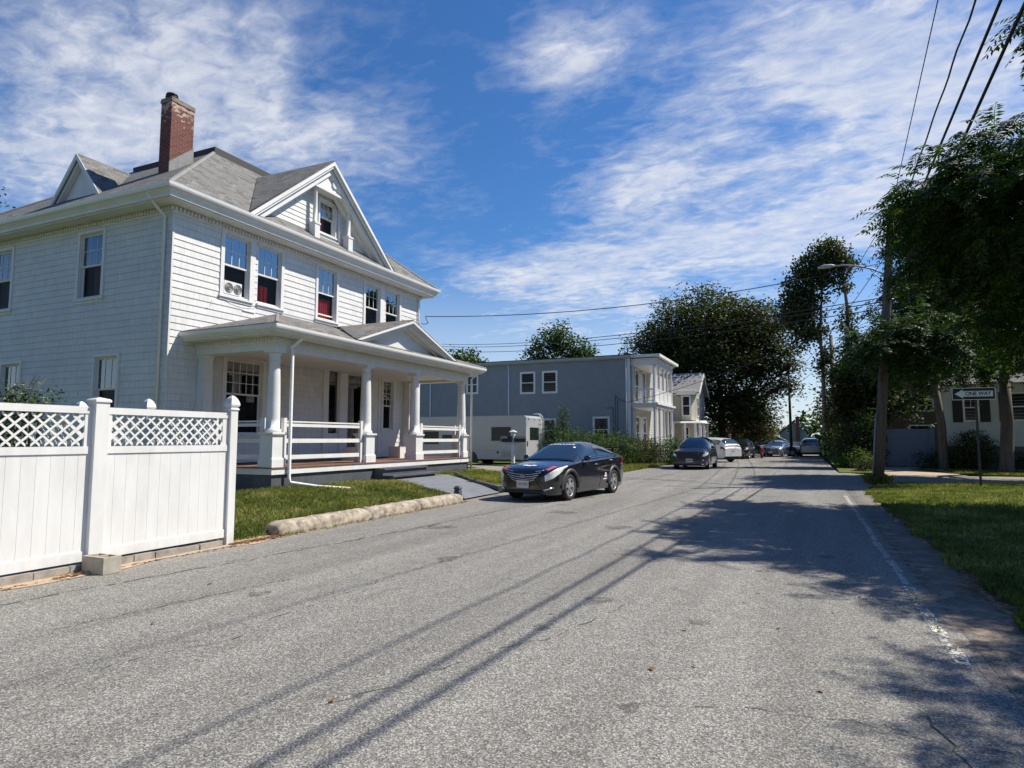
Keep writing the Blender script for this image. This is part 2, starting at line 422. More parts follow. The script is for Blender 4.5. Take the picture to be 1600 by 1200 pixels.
class Pl:
    """a wall plane: point(u, z, d) with u along the wall and d outwards"""
    def __init__(s, o, U, N): s.o = V3(*o); s.U = V3(*U); s.N = V3(*N)
    def p(s, u, z, d=0.0): return s.o + s.U * u + s.N * d + V3(0, 0, z)
    def box(s, mb, u0, u1, z0, z1, d0, d1):
        a = [s.p(u0, z0, d0), s.p(u1, z0, d0), s.p(u1, z0, d1), s.p(u0, z0, d1)]
        b = [q + V3(0, 0, z1 - z0) for q in a]
        return mb.hexa(a, b)
def subtract(iv, cuts):
    out = [iv]
    for a, b in cuts:
        nx = []
        for c, d in out:
            if b <= c or a >= d: nx.append((c, d)); continue
            if a > c: nx.append((c, a))
            if b < d: nx.append((b, d))
        out = nx
    return out
def siding(mb, pl, u0, u1, z0, z1, course=.185, holes=(), lip=.016, lim=None, back=.0):
    n = max(1, int(math.ceil((z1 - z0) / course)))
    for i in range(n):
        za, zb = z0 + i * course, min(z0 + (i + 1) * course, z1)
        zf = z0 + (i + 1) * course
        cuts = sorted({za, zb} | {h[2] for h in holes if za < h[2] < zb} | {h[3] for h in holes if za < h[3] < zb})
        for a, b in zip(cuts[:-1], cuts[1:]):
            if b - a < 1e-4: continue
            da, db = lip * (zf - a) / course + .003, lip * (zf - b) / course + .003
            mid = (a + b) / 2
            hs_ = [(h[0], h[1]) for h in holes if h[2] <= mid <= h[3]]
            base = (u0, u1)
            if lim:
                la, lb = lim(a), lim(b)
                if la[1] - la[0] < .01: continue
                if not hs_:
                    mb.poly([pl.p(la[0], a, da), pl.p(la[1], a, da), pl.p(max(lb), b, db), pl.p(min(lb), b, db)])
                    if a == za: mb.poly([pl.p(la[0], a, back), pl.p(la[1], a, back), pl.p(la[1], a, da), pl.p(la[0], a, da)])
                    continue
                for k, (c, d) in enumerate(subtract(la, hs_)):
                    c2, d2 = (lb[0] if c == la[0] else c), (lb[1] if d == la[1] else d)
                    mb.poly([pl.p(c, a, da), pl.p(d, a, da), pl.p(d2, b, db), pl.p(c2, b, db)])
                    if a == za: mb.poly([pl.p(c, a, back), pl.p(d, a, back), pl.p(d, a, da), pl.p(c, a, da)])
                continue
            for c, d in subtract(base, hs_):
                mb.poly([pl.p(c, a, da), pl.p(d, a, da), pl.p(d, b, db), pl.p(c, b, db)])
                if a == za: mb.poly([pl.p(c, a, back), pl.p(d, a, back), pl.p(d, a, da), pl.p(c, a, da)])
def window(pl, u0, u1, z0, z1, parent, cols=3, rows=2, casing=.10, split=.5, trim=None, depth=.05, curtain=None, raised=0.0, sill=True, muntin=.018, up_glass=None, low_glass=None, side=(1, 1), top=.13, low_bars=0):
    """double-hung window: casing part > sashes, panes, sill, dark room behind"""
    trim = trim or m_white
    f = MB()
    if side[0]: pl.box(f, u0 - casing, u0, z0 - .02, z1 + top, .0, .042)
    if side[1]: pl.box(f, u1, u1 + casing, z0 - .02, z1 + top, .0, .042)
    pl.box(f, u0, u1, z1, z1 + top, .0, .042)
    for a, b in ((u0, u0 + .02), (u1 - .02, u1)): pl.box(f, a, b, z0, z1, -.13, .0)
    pl.box(f, u0 + .02, u1 - .02, z1 - .02, z1, -.13, .0); pl.box(f, u0 + .02, u1 - .02, z0, z0 + .03, -.13, .0)
    fr = f.build('window', trim, parent)
    if sill:
        s_ = MB(); pl.box(s_, u0 - casing * side[0] - .03, u1 + casing * side[1] + .03, z0 - .075, z0 - .02, .0, .075); pl.box(s_, u0 - casing * side[0], u1 + casing * side[1], z0 - .15, z0 - .075, .0, .035)
        s_.build('sill', trim, fr)
    zm = z0 + .03 + (z1 - z0 - .05) * (1 - split)
    a, b = u0 + .02, u1 - .02
    def sash(za, zb, d, c, r, w=.045):
        q = MB()
        pl.box(q, a, a + w, za, zb, d - .03, d); pl.box(q, b - w, b, za, zb, d - .03, d)
        pl.box(q, a + w, b - w, za, za + w, d - .03, d); pl.box(q, a + w, b - w, zb - w, zb, d - .03, d)
        for i in range(1, c):
            u = a + w + (b - a - 2 * w) * i / c; pl.box(q, u - muntin / 2, u + muntin / 2, za + w, zb - w, d - .022, d - .006)
        for j in range(1, r):
            z = za + w + (zb - za - 2 * w) * j / r; pl.box(q, a + w, b - w, z - muntin / 2, z + muntin / 2, d - .021, d - .007)
        return q.build('sash', trim, fr)
    sash(zm - .02, z1 - .02, -depth, cols, rows)
    lz0, lz1 = z0 + .03 + raised, zm + .02 + raised
    sash(lz0, min(lz1, z1 - .03), -depth - .035, 1 if not low_bars else low_bars, 1)
    g = MB(); g.poly([pl.p(a + .03, zm, -depth - .015), pl.p(b - .03, zm, -depth - .015), pl.p(b - .03, z1 - .04, -depth - .015), pl.p(a + .03, z1 - .04, -depth - .015)])
    g.build('upper_pane', up_glass or m_glass_up, fr)
    g = MB(); g.poly([pl.p(a + .03, lz0 + .02, -depth - .052), pl.p(b - .03, lz0 + .02, -depth - .052), pl.p(b - .03, lz1 - .02, -depth - .052), pl.p(a + .03, lz1 - .02, -depth - .052)])
    g.build('lower_pane', low_glass or m_glass_low, fr)
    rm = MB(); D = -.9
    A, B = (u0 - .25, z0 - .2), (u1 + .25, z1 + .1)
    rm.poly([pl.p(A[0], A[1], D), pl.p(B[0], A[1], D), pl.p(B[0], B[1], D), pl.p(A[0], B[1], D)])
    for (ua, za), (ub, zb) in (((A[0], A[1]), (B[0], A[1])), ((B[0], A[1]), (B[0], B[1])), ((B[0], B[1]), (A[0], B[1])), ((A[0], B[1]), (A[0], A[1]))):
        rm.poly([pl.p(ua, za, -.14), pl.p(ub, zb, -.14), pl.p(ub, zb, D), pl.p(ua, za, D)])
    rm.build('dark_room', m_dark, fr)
    if curtain:
        for (ca, cb, cz0, cz1, cm) in curtain:
            q = MB(); n = 26
            uu = [a + (b - a) * (ca + (cb - ca) * i / n) for i in range(n + 1)]
            dd = [-depth - .16 + .018 * math.sin(i * 1.9 + ca * 9) for i in range(n + 1)]
            for i in range(n): q.add([pl.p(uu[i], z0 + (z1 - z0) * cz0, dd[i]), pl.p(uu[i + 1], z0 + (z1 - z0) * cz0, dd[i + 1]), pl.p(uu[i + 1], z0 + (z1 - z0) * cz1, dd[i + 1]), pl.p(uu[i], z0 + (z1 - z0) * cz1, dd[i])], [(0, 1, 2, 3)], True)
            q.build('curtain', cm, fr)
    return fr
m_curt_white = mat('white_curtain', (.55, .55, .55), .8)
m_curt_dark = mat('dark_blind', (.05, .045, .045), .8)
# ================================================================ SETTING
def asphalt(name, base, chip, side=False):
    base_ = base; m = mat(name, g3(base), .85, spec=.3); t = NT(m); P = t.pos()
    vo = t.n('ShaderNodeTexVoronoi'); vo.inputs['Scale'].default_value = 105; vo.inputs['Randomness'].default_value = 1; t.l(t.mapping(P, (1, 1, 0)), vo.inputs['Vector'])
    hsv = t.n('ShaderNodeSeparateColor'); t.l(vo.outputs['Color'], hsv.inputs[0])
    W_ = lambda k: (base * k * 1.02, base * k, base * k * .93)
    c = t.ramp(hsv.outputs[0], [(.0, W_(.46)), (.45, W_(.95)), (.72, W_(1.26)), (.93, (chip, chip * .98, chip * .92))])
    fine = t.noise(P, 160, 3, .7); c = t.mix(.55, c, t.ramp(fine, [(.3, g3(.28)), (.7, g3(.72))]), 'OVERLAY')
    big = t.noise(t.mapping(P, (1.5, .10, 1)), .8, 6, .62)
    mid = t.noise(P, 4.5, 4, .6)
    c = t.mix(.9, c, t.ramp(big, [(.3, g3(.36)), (.7, g3(.62))]), 'OVERLAY')
    c = t.mix(.5, c, t.ramp(mid, [(.3, g3(.42)), (.7, g3(.58))]), 'OVERLAY')
    # oil spots
    v2 = t.n('ShaderNodeTexVoronoi'); v2.inputs['Scale'].default_value = .75; t.l(t.mapping(P, (1, .8, 0), loc=(3.3, .4, 0)), v2.inputs['Vector'])
    d2 = t.math('ADD', v2.outputs['Distance'], t.math('MULTIPLY', t.noise(P, 9, 3), .14))
    c = t.mix(t.ramp(d2, [(.13, g3(.5)), (.20, g3(0))]), c, g3(base * .35))
    # sand washed along the edges of the road
    s = t.n('ShaderNodeSeparateXYZ'); t.l(P, s.inputs[0])
    e1 = t.math('SUBTRACT', -7.2, s.outputs[0]); e2 = t.math('SUBTRACT', s.outputs[0], .75)
    wob = t.math('MULTIPLY', t.math('SUBTRACT', t.noise(P, 1.6, 5, .65), .5), 2.2)
    fac = t.math('ADD', t.math('MAXIMUM', e1, t.math('SUBTRACT', e2, .15)), wob)
    c = t.mix(t.ramp(fac, [(.25, g3(0)), (1.3, g3(.55))]), c, (.27, .235, .195))
    t.color(c); t.bump(vo.outputs['Distance'], .35, .010)
    return m
m_road = asphalt('aged_asphalt', .172, .36)
m_walk = asphalt('dark_shoulder_asphalt', .105, .27)
m_drive = asphalt('driveway_asphalt', .17, .40)
def soil(name, a, b, c):
    m = mat(name, a, .95, spec=.1); t = NT(m)
    n = t.noise(t.pos(), 1.2, 8, .7); f = t.noise(t.pos(), 40, 4, .7)
    col = t.ramp(n, [(.3, a), (.5, b), (.72, c)])
    t.color(t.mix(.6, col, t.ramp(f, [(.3, g3(.25)), (.7, g3(.75))]), 'OVERLAY')); t.bump(f, .6, .02); return m
m_lawn = soil('lawn_soil', (.06, .085, .02), (.10, .125, .032), (.17, .15, .07))
m_field = soil('grass_ground', (.045, .065, .018), (.06, .085, .022), (.09, .10, .03))
m_sand = soil('washed_sand', (.36, .27, .19), (.45, .35, .26), (.30, .25, .2))

def sheet(name, pts, z, m, nx=1):
    b = MB(); b.poly([(x, y, z) for x, y in pts]); return struct(name, b, m)
sheet('ground', [(-900, -300), (900, -300), (900, 1500), (-900, 1500)], -.02, m_field)
sheet('road', [(-8.25, -14), (1.15, -14), (1.15, 21.0), (60, 26), (60, 38.5), (3.6, 33.2), (2.3, 33.5), (1.5, 35.2), (1.3, 74), (-7.2, 74), (-7.6, 45), (-8.0, 27), (-8.25, 20)], .0, m_road)
sheet('shoulder', [(1.15, -14), (1.78, -14), (1.78, 20), (1.66, 23.4), (1.15, 23.4)], .004, m_walk)
# side road right beyond the kerb line, driveway to the left of the house
def grid_surface(name, f, x0, x1, y0, y1, nx, ny, m, zf):
    b = MB(); vs = []; fs = []
    for j in range(ny + 1):
        for i in range(nx + 1):
            u, v = i / nx, j / ny; x, y = f(u, v); vs.append((x, y, zf(x, y)))
    for j in range(ny):
        for i in range(nx):
            a = j * (nx + 1) + i; fs.append((a, a + 1, a + nx + 2, a + nx + 1))
    b.add(vs, fs, True); return struct(name, b, m)
def bil(p00, p10, p01, p11):
    def f(u, v):
        a = (1 - u) * (1 - v); b_ = u * (1 - v); c = (1 - u) * v; d = u * v
        return (a * p00[0] + b_ * p10[0] + c * p01[0] + d * p11[0], a * p00[1] + b_ * p10[1] + c * p01[1] + d * p11[1])
    return f
def zl(x, y):        # left side rises gently away from the road
    t = min(max((-8.2 - x) / 3.0, 0), 1); return .012 + .345 * t ** .8 + .012 * math.sin(x * 3.1) * math.sin(y * 2.3)
def zr(x, y):        # right lawn
    t = min(max((x - 1.75) / 6.0, 0), 1); w = min(max((ny_(max(x, 1.76)) - y) / 1.5, 0), 1); return .010 + .15 * t * w ** .5 + .02 * w
grid_surface('front_lawn', bil((-8.2, 7.3), (-15.2, 7.3), (-8.2, 15.2), (-15.2, 18.0)), 0, 0, 0, 0, 24, 24, m_lawn, zl)
grid_surface('side_yard', bil((-8.15, -6), (-34, -6), (-8.15, 7.3), (-34, 7.3)), 0, 0, 0, 0, 12, 8, m_lawn, lambda x, y: zl(x, y) + .0)
grid_surface('side_yard', bil((-15.2, 7.3), (-34, 7.3), (-15.2, 30.0), (-34, 30.0)), 0, 0, 0, 0, 12, 8, m_lawn, lambda x, y: .352)
grid_surface('front_lawn', bil((-8.35, 17.3), (-15.2, 19.6), (-8.2, 21.8), (-15.2, 23.6)), 0, 0, 0, 0, 16, 10, m_lawn, zl)
grid_surface('driveway', bil((-8.1, 21.8), (-15.2, 23.6), (-8.0, 28.6), (-26, 36.0)), 0, 0, 0, 0, 12, 8, m_drive, lambda x, y: .012 + .13 * min(max((-8.0 - x) / 6, 0), 1))
grid_surface('grass_verge', bil((-8.0, 28.6), (-26, 36), (-7.55, 45), (-26, 60)), 0, 0, 0, 0, 12, 12, m_lawn, lambda x, y: .02 + .16 * min(max((-7.9 - x) / 4, 0), 1))
ny_ = lambda x: 23.0 + 3.9 * (1 - math.exp(-(x - 1.76) / .55)) + .09 * (x - 1.76)
grid_surface('corner_lawn', lambda u, v: (1.76 + 58 * u ** 2.2, -14 + (ny_(1.76 + 58 * u ** 2.2) + 14) * v), 0, 0, 0, 0, 40, 16, m_lawn, zr)
grid_surface('corner_lawn', bil((1.5, 34.2), (60, 38.0), (1.6, 70), (60, 80)), 0, 0, 0, 0, 30, 16, m_lawn, lambda x, y: .012 + .12 * min(max((y - 33.5) / 4, 0), 1))
b = MB(); b.poly([(3.0, 32.9, .012), (6.4, 33.3, .012), (5.9, 36.6, .135), (5.4, 39.4, .145), (3.2, 39.4, .145), (3.1, 36.6, .135)]); struct('gravel_drive', b, m_sand)
grid_surface('path', bil((-8.14, 14.98), (-8.20, 17.22), (-11.2, 16.2), (-11.2, 19.35)), 0, 0, 0, 0, 8, 12, m_pathp, lambda x, y: zl(x, y) + .028)
# sandy strip at the foot of the fence
b = MB(); pts = []
N_ = 60
for i in range(N_ + 1):
    y = -2 + 10.3 * i / N_; pts.append((-7.80 + .07 * math.sin(y * 2.7) + .05 * math.sin(y * 6.1) + .10 * (y < 5), y))
for i in range(N_):
    b.poly([(-8.3, pts[i][1], .009), (pts[i][0], pts[i][1], .006), (pts[i + 1][0], pts[i + 1][1], .006), (-8.3, pts[i + 1][1], .009)])
struct('sand_strip', b, m_sand)

# cracks and the worn line: thin ragged strips lying on the asphalt
m_crack = worn('crack_filler', (.045, .043, .04), .2, .9)
m_line = mat('worn_white_line', (.62, .61, .57), .8)
t_ = NT(m_line); n_ = t_.noise(t_.pos(), 24, 5, .75); s_ = t_.n('ShaderNodeMixShader'); tr_ = t_.n('ShaderNodeBsdfTransparent')
t_.l(t_.ramp(n_, [(.47, g3(0)), (.54, g3(1))]), s_.inputs[0]); t_.l(tr_.outputs[0], s_.inputs[1]); t_.l(t_.b.outputs[0], s_.inputs[2]); t_.l(s_.outputs[0], t_.out.inputs[0])
def ragged(mb, pts, w, z=.004, jit=.02, step=.12, gaps=0.0, wv=.5):
    P = []
    for (x0, y0), (x1, y1) in zip(pts[:-1], pts[1:]):
        L = math.hypot(x1 - x0, y1 - y0); n = max(1, int(L / step))
        for i in range(n): P.append((x0 + (x1 - x0) * i / n, y0 + (y1 - y0) * i / n))
    P.append(pts[-1])
    off = 0; Q = []
    for i, (x, y) in enumerate(P):
        off = off * .8 + random.gauss(0, jit)
        a, c = P[max(i - 1, 0)], P[min(i + 1, len(P) - 1)]
        dx, dy = c[0] - a[0], c[1] - a[1]; L = math.hypot(dx, dy) + 1e-9
        nx_, ny_ = -dy / L, dx / L; ww = w * (1 - wv + 2 * wv * random.random()) / 2
        Q.append(((x + nx_ * (off + ww), y + ny_ * (off + ww), z), (x + nx_ * (off - ww), y + ny_ * (off - ww), z)))
    for p, q in zip(Q[:-1], Q[1:]):
        if random.random() < gaps: continue
        mb.poly([p[1], q[1], q[0], p[0]])
b = MB()
ragged(b, [(-7.25, 3.0), (-6.9, 5.6), (-6.55, 8.2), (-6.35, 10.4), (-6.2, 13.5), (-5.6, 17)], .016, .0045, .016, .09, .12)
ragged(b, [(-6.9, 6.2), (-6.6, 8.4), (-6.2, 11.0), (-5.7, 13.0)], .010, .0048, .02, .1, .35)
ragged(b, [(-2.7, 3.2), (-1.9, 4.9), (-1.6, 6.2)], .006, .0045, .02, .08, .3)
ragged(b, [(.35, 1.9), (.55, 2.6), (.45, 3.1), (.70, 3.7), (.6, 4.5)], .009, .0045, .02, .07, .2)
ragged(b, [(-8, 28.6), (-4, 27.2), (-1, 26.9), (3, 27.6)], .03, .0045, .05, .3, .1)
ragged(b, [(-6, 24.0), (-3.5, 23.2), (-1, 23.4), (1.1, 22.4)], .02, .0047, .05, .3, .2)
ragged(b, [(-7.9, 22), (-6.2, 25.5), (-5.5, 31), (-5.2, 40)], .025, .0049, .05, .3, .2)
ragged(b, [(-2.0, 18), (-1.6, 26), (-1.2, 36), (-1.0, 50)], .025, .0051, .04, .3, .1)
ragged(b, [(-4.6, 2.2), (-4.3, 4.0), (-4.5, 6.5), (-4.1, 9.5), (-4.0, 14)], .007, .0046, .03, .1, .45)
ragged(b, [(-3.2, 8.8), (-2.1, 9.0), (-1.2, 8.7)], .006, .0046, .03, .1, .3)
ragged(b, [(-7.6, 9.2), (-5.2, 9.6), (-4.3, 9.4)], .008, .0046, .03, .1, .3)
ragged(b, [(-1.0, 4.0), (.2, 4.3), (.9, 4.1)], .005, .0046, .02, .07, .3)
tag(b.build('road_cracks', m_crack), kind='structure')
for (x0_, y0_, x1_, y1_) in ((-3.4, 19.5, -.6, 21.8), (-6.9, 25.5, -3.6, 28.0), (-.6, 29.5, 1.0, 34.0)):
    n_ = 14; e_ = [(x0_ + (x1_ - x0_) * i / n_ , y0_ + random.gauss(0, .03)) for i in range(n_)] + [(x1_ + random.gauss(0, .03), y0_ + (y1_ - y0_) * i / n_) for i in range(n_)] + [(x1_ - (x1_ - x0_) * i / n_, y1_ + random.gauss(0, .03)) for i in range(n_)] + [(x0_ + random.gauss(0, .03), y1_ - (y1_ - y0_) * i / n_) for i in range(n_)]
    sheet('asphalt_patch', e_, .0042, m_drive)
m_stain = mat('oil_stain', (.03, .029, .027), .6); t_ = NT(m_stain); n_ = t_.noise(t_.pos(), 9, 5, .7); s_ = t_.n('ShaderNodeMixShader'); tr_ = t_.n('ShaderNodeBsdfTransparent')
t_.l(t_.ramp(n_, [(.40, g3(.05)), (.62, g3(.42))]), s_.inputs[0]); t_.l(tr_.outputs[0], s_.inputs[1]); t_.l(t_.b.outputs[0], s_.inputs[2]); t_.l(s_.outputs[0], t_.out.inputs[0])
for k_, (x_, y_, r_) in enumerate(((-1.9, 6.3, .13), (-.9, 5.9, .09), (-2.1, 5.2, .08), (-1.3, 7.1, .06), (-4.4, 7.6, .14), (-5.2, 5.1, .10), (-3.1, 11.5, .22), (-6.1, 10.2, .25), (-4.9, 13.4, .3), (-.2, 8.6, .12), (-2.6, 3.4, .05), (-1.0, 3.9, .06), (-5.7, 16.9, .4))):
    b = MB(); b.poly([(x_ + r_ * (1 + .3 * math.sin(3 * a + k_) + .15 * math.sin(7 * a)) * math.cos(a), y_ + r_ * 1.2 * (1 + .3 * math.sin(2 * a + k_)) * math.sin(a), .0052) for a in [2 * math.pi * i / 22 for i in range(22)]]); tag(b.build('oil_stain', m_stain), kind='structure')
b = MB(); ragged(b, [(.98, 5.6), (.98, 8), (.99, 12), (1.02, 20.6)], .085, .0046, .006, .12, .08, .3)
tag(b.build('edge_line', m_line), kind='structure')
m_washed = mat('washed_in_sand', (.36, .28, .21), .95); t_ = NT(m_washed); n_ = t_.noise(t_.pos(), 2.6, 7, .68); f_ = t_.noise(t_.pos(), 60, 3, .7); s_ = t_.n('ShaderNodeMixShader'); tr_ = t_.n('ShaderNodeBsdfTransparent')
t_.l(t_.math('MULTIPLY', t_.ramp(t_.math('ADD', n_, t_.math('MULTIPLY', f_, .12)), [(.53, g3(0)), (.66, g3(1))]), .8), s_.inputs[0]); t_.l(tr_.outputs[0], s_.inputs[1]); t_.l(t_.b.outputs[0], s_.inputs[2]); t_.l(s_.outputs[0], t_.out.inputs[0])
b = MB(); ragged(b, [(1.45, 1.0), (1.40, 4), (1.35, 7), (1.40, 10), (1.45, 14)], .75, .0086, .02, .3, 0, .12); tag(b.build('washed_sand', m_washed), kind='structure')
b = MB(); ragged(b, [(1.72, -4), (1.70, 6), (1.68, 12), (1.66, 20)], .05, .0085, .03, .1, .0, .8); tag(b.build('lawn_edge_dirt', m_sand), kind='structure')

# ================================================================ WHITE HOUSE
XW, YW, YE, XB = -14.8, 11.2, 23.05, -27.0
house = thing('white_house', 'two storey white shingled house with columned front porch, gabled roof and brick chimney', 'house', (-20, 17, .35))
front = Pl((XW, 0, 0), (0, 1, 0), (1, 0, 0)); left = Pl((0, YW, 0), (1, 0, 0), (0, -1, 0))
right = Pl((0, YE, 0), (-1, 0, 0), (0, 1, 0)); back = Pl((XB, 0, 0), (0, -1, 0), (-1, 0, 0))
fw = [(12.83, 13.76, 5.68, 7.46), (14.07, 15.01, 5.68, 7.46), (16.69, 17.64, 5.68, 7.46), (19.28, 20.20, 5.68, 7.46), (20.59, 21.50, 5.68, 7.46),
      (13.06, 14.40, 1.72, 3.88), (17.33, 17.90, 1.72, 3.98), (18.33, 19.40, .92, 4.0), (20.50, 21.17, 1.95, 3.90)]
lw = [(-18.59, -17.58, 5.54, 7.40), (-22.90, -21.88, 5.54, 7.40), (-17.65, -16.72, 2.05, 3.84), (-22.06, -21.13, 2.05, 3.84)]
b = MB(); siding(b, front, YW, YE, .92, 7.52, holes=fw)
b.build('front_wall', m_shingle_wall, house)
b = MB(); siding(b, left, XB, XW, .72, 7.52, holes=lw); b.build('side_wall', m_shingle_wall, house)
b = MB(); siding(b, right, -XW, -XB, .72, 7.52); siding(b, back, -YE, -YW, .72, 7.52); b.build('rear_wall', m_shingle_wall, house)
b = MB(); b.box(XB + .05, YW + .05, .0, XW - .05, YE - .05, .72); b.build('foundation', m_found, house)
b = MB()   # frieze under the soffit
for pl, a, c in ((front, YW, YE), (left, XB, XW), (right, -XW, -XB), (back, -YE, -YW)): pl.box(b, a - .02, c + .02, 7.52, 7.70, 0, .03)
b.build('frieze', m_white, house)
b = MB()
y = YW
while y < YE + .02: front.box(b, y, y + .055, 7.575, 7.675, .031, .085); y += .115
x = XB
while x < XW + .02: left.box(b, x, x + .055, 7.575, 7.675, .031, .085); x += .115
b.build('dentils', m_white, house)
b = MB(); O = .60
b.ring(XB, YW, XW, YE, [(.0, 7.70), (O - .16, 7.70), (O - .16, 7.735), (O - .10, 7.735), (O - .10, 7.80), (O - .06, 7.86), (O - .02, 7.90), (O - .02, 7.915), (O - .14, 7.915), (.0, 7.915)])
b.build('cornice', m_white, house)
b = MB()
b.ring(XB, YW, XW, YE, [(O - .02, 7.92), (O + .02, 7.93), (O + .04, 7.97), (O + .055, 8.04), (O + .035, 8.04), (O + .02, 7.98), (O - .01, 7.95), (O - .06, 7.95), (O - .06, 7.92)])
b.build('gutter', m_metalw, house)
# main roof: slopes to a flat deck with a dark kerb
ex, ey, ez = XW + O - .02, YW - O + .02, 8.03
DX, DY0, DY1, DZ = -18.5, 15.45, 18.65, 11.64; DXB = -22.6
by = YE + O - .02; bx = XB - O + .02
c = [(ex, ey, ez), (ex, by, ez), (bx, by, ez), (bx, ey, ez)]; d = [(DX, DY0, DZ), (DX, DY1, DZ), (DXB, DY1, DZ), (DXB, DY0, DZ)]
b = MB()
for i in range(4):
    j = (i + 1) % 4; b.poly([c[i], c[j], d[j], d[i]])
    b.poly([c[j], c[i], (c[i][0], c[i][1], ez - .03), (c[j][0], c[j][1], ez - .03)])
b.poly(d)
b.poly([(p[0], p[1], ez - .03) for p in c][::-1])
roof = b.build('roof', m_roof, house)
for i in range(4):
    a_, b_ = V3(*c[i]), V3(*d[i]); b = MB(); b.tube([a_, b_ - (0, 0, .02)], .06, 6, False); b.build('hip_cap', m_roofgrey, roof)
b = MB()
b.box(DX - .02, DY0 - .05, DZ - .14, DX + .10, DY1 + .05, DZ + .17); b.box(DXB - .10, DY0 - .05, DZ - .14, DXB + .02, DY1 + .05, DZ + .17)
b.box(DXB + .02, DY0 - .05, DZ - .14, DX - .02, DY0 + .07, DZ + .17); b.box(DXB + .02, DY1 - .07, DZ - .14, DX - .02, DY1 + .05, DZ + .17)
b.build('deck_kerb', m_roofdark, roof)
# front gable
GY, GH, GZ = 16.80, 3.62, 11.06; gs = (GZ - 8.05) / GH; GXF = XW + .50; GXB = -18.2
b = MB()
for s in (-1, 1):
    e = (GXF, GY + s * GH, 8.05); 
    bk = (-14.25, GY + s * GH, 8.05)
    top0, top1 = (GXF, GY, GZ), (-17.82, GY, GZ)
    q = [(GXF, GY + s * GH, 8.06), (GXF, GY, GZ + .01), (-17.85, GY, GZ + .01), (-14.25, GY + s * GH, 8.06)]
    b.slab(q if s < 0 else q[::-1], (0, 0, .05))
b.build('front_gable_roof', m_roof, roof)
gpl = Pl((XW, 0, 0), (0, 1, 0), (1, 0, 0))
GC = 17.12      # centre of the little columned window
gh = [(GC - .62, GC + .62, 8.52, 10.05)]
def glim(z): 
    w = max((GZ - .12 - z) / gs, 0); return (GY - w, GY + w)
b = MB(); siding(b, gpl, 0, 0, 8.22, 10.9, .16, gh, lim=glim); gw = b.build('front_gable_wall', m_shingle_wall, house)
b = MB()    # rake boards with crown moulding
for s in (-1, 1):
    for (t0, t1, x0, x1) in ((.0, .10, GXF - .03, GXF + .03), (.10, .17, GXF - .10, GXF - .02), (.17, .34, XW, GXF - .12), (.34, .44, XW + .001, XW + .16)):
        cg = math.cos(math.atan(gs)); a0 = V3(0, GY, GZ - t0 / cg); a1 = V3(0, GY, GZ - t1 / cg)
        h0 = V3(0, GY + s * (a0[2] - 8.055) / gs, 8.055); h1 = V3(0, GY + s * (a1[2] - 8.055) / gs, 8.055)
        q = [a0, h0, h1, a1]
        q0 = [p + (x0, 0, 0) for p in q]; q1 = [p + (x1, 0, 0) for p in q]
        b.hexa(q0, q1) if s > 0 else b.hexa(q1, q0)
b.build('rake_board', m_white, gw)
b = MB(); b.hexa([(ex - .02, GY - GH + .2, 8.045), (ex - .02, GY + GH - .2, 8.045), (XW + .02, GY + GH - .35, 8.045), (XW + .02, GY - GH + .35, 8.045)],
       [(ex - .02, GY - GH + .2, 8.06), (ex - .02, GY + GH - .2, 8.06), (XW + .02, GY + GH - .35, 8.27), (XW + .02, GY - GH + .35, 8.27)])
b.build('apron_roof', m_roofgrey, roof)
# recessed attic window between small columns, with its own pediment
gin = Pl((XW - .12, 0, 0), (0, 1, 0), (1, 0, 0))
b = MB()
gin.box(b, GC - .62, GC - .30, 8.52, 10.05, -.02, .0); gin.box(b, GC + .50, GC + .62, 8.52, 10.05, -.02, .0); gin.box(b, GC - .30, GC + .50, 9.86, 10.05, -.02, .0); gin.box(b, GC - .30, GC + .50, 8.52, 8.72, -.02, 0)
b.box(XW - .12, GC - .66, 8.52, XW + .0, GC - .62, 10.05); b.box(XW - .12, GC + .62, 8.52, XW + .0, GC + .66, 10.05); b.box(XW - .14, GC - .62, 8.46, XW + .03, GC + .62, 8.52); b.box(XW - .12, GC - .62, 10.05, XW + .0, GC + .62, 10.10)
b.build('attic_recess', m_white, gw)
window(gin, GC - .30, GC + .50, 8.72, 9.86, gw, 3, 2, .07, top=.06, curtain=[(.25, .55, .0, .5, m_red)])
for s in (-1, 1):
    b = MB(); cy = GC + s * .86; cx = XW + .20
    b.box(cx - .12, cy - .12, 8.27, cx + .12, cy + .12, 8.80); b.box(cx - .14, cy - .14, 8.74, cx + .14, cy + .14, 8.80)
    b.lathe(cx, cy, [(.10, 8.80), (.10, 8.84), (.075, 8.86), (.075, 9.3), (.062, 9.92), (.085, 9.97), (.095, 10.0)], 14)
    b.build('attic_column', m_white, gw)
b = MB()
b.box(XW + .0, GC - 1.02, 10.0, XW + .34, GC + 1.02, 10.08)
px_ = [(XW + .30, GC - 1.0, 10.08), (XW + .30, GC + 1.0, 10.08), (XW + .30, GC + .10, 10.80), (XW + .30, GC - .30, 10.80)]
b.slab(px_, (-.28, 0, 0)); b.lathe
b.tube([(XW + .28, GC - .05, 10.36), (XW + .35, GC - .05, 10.36)], .13, 16, False)
b.build('attic_pediment', m_white, gw)
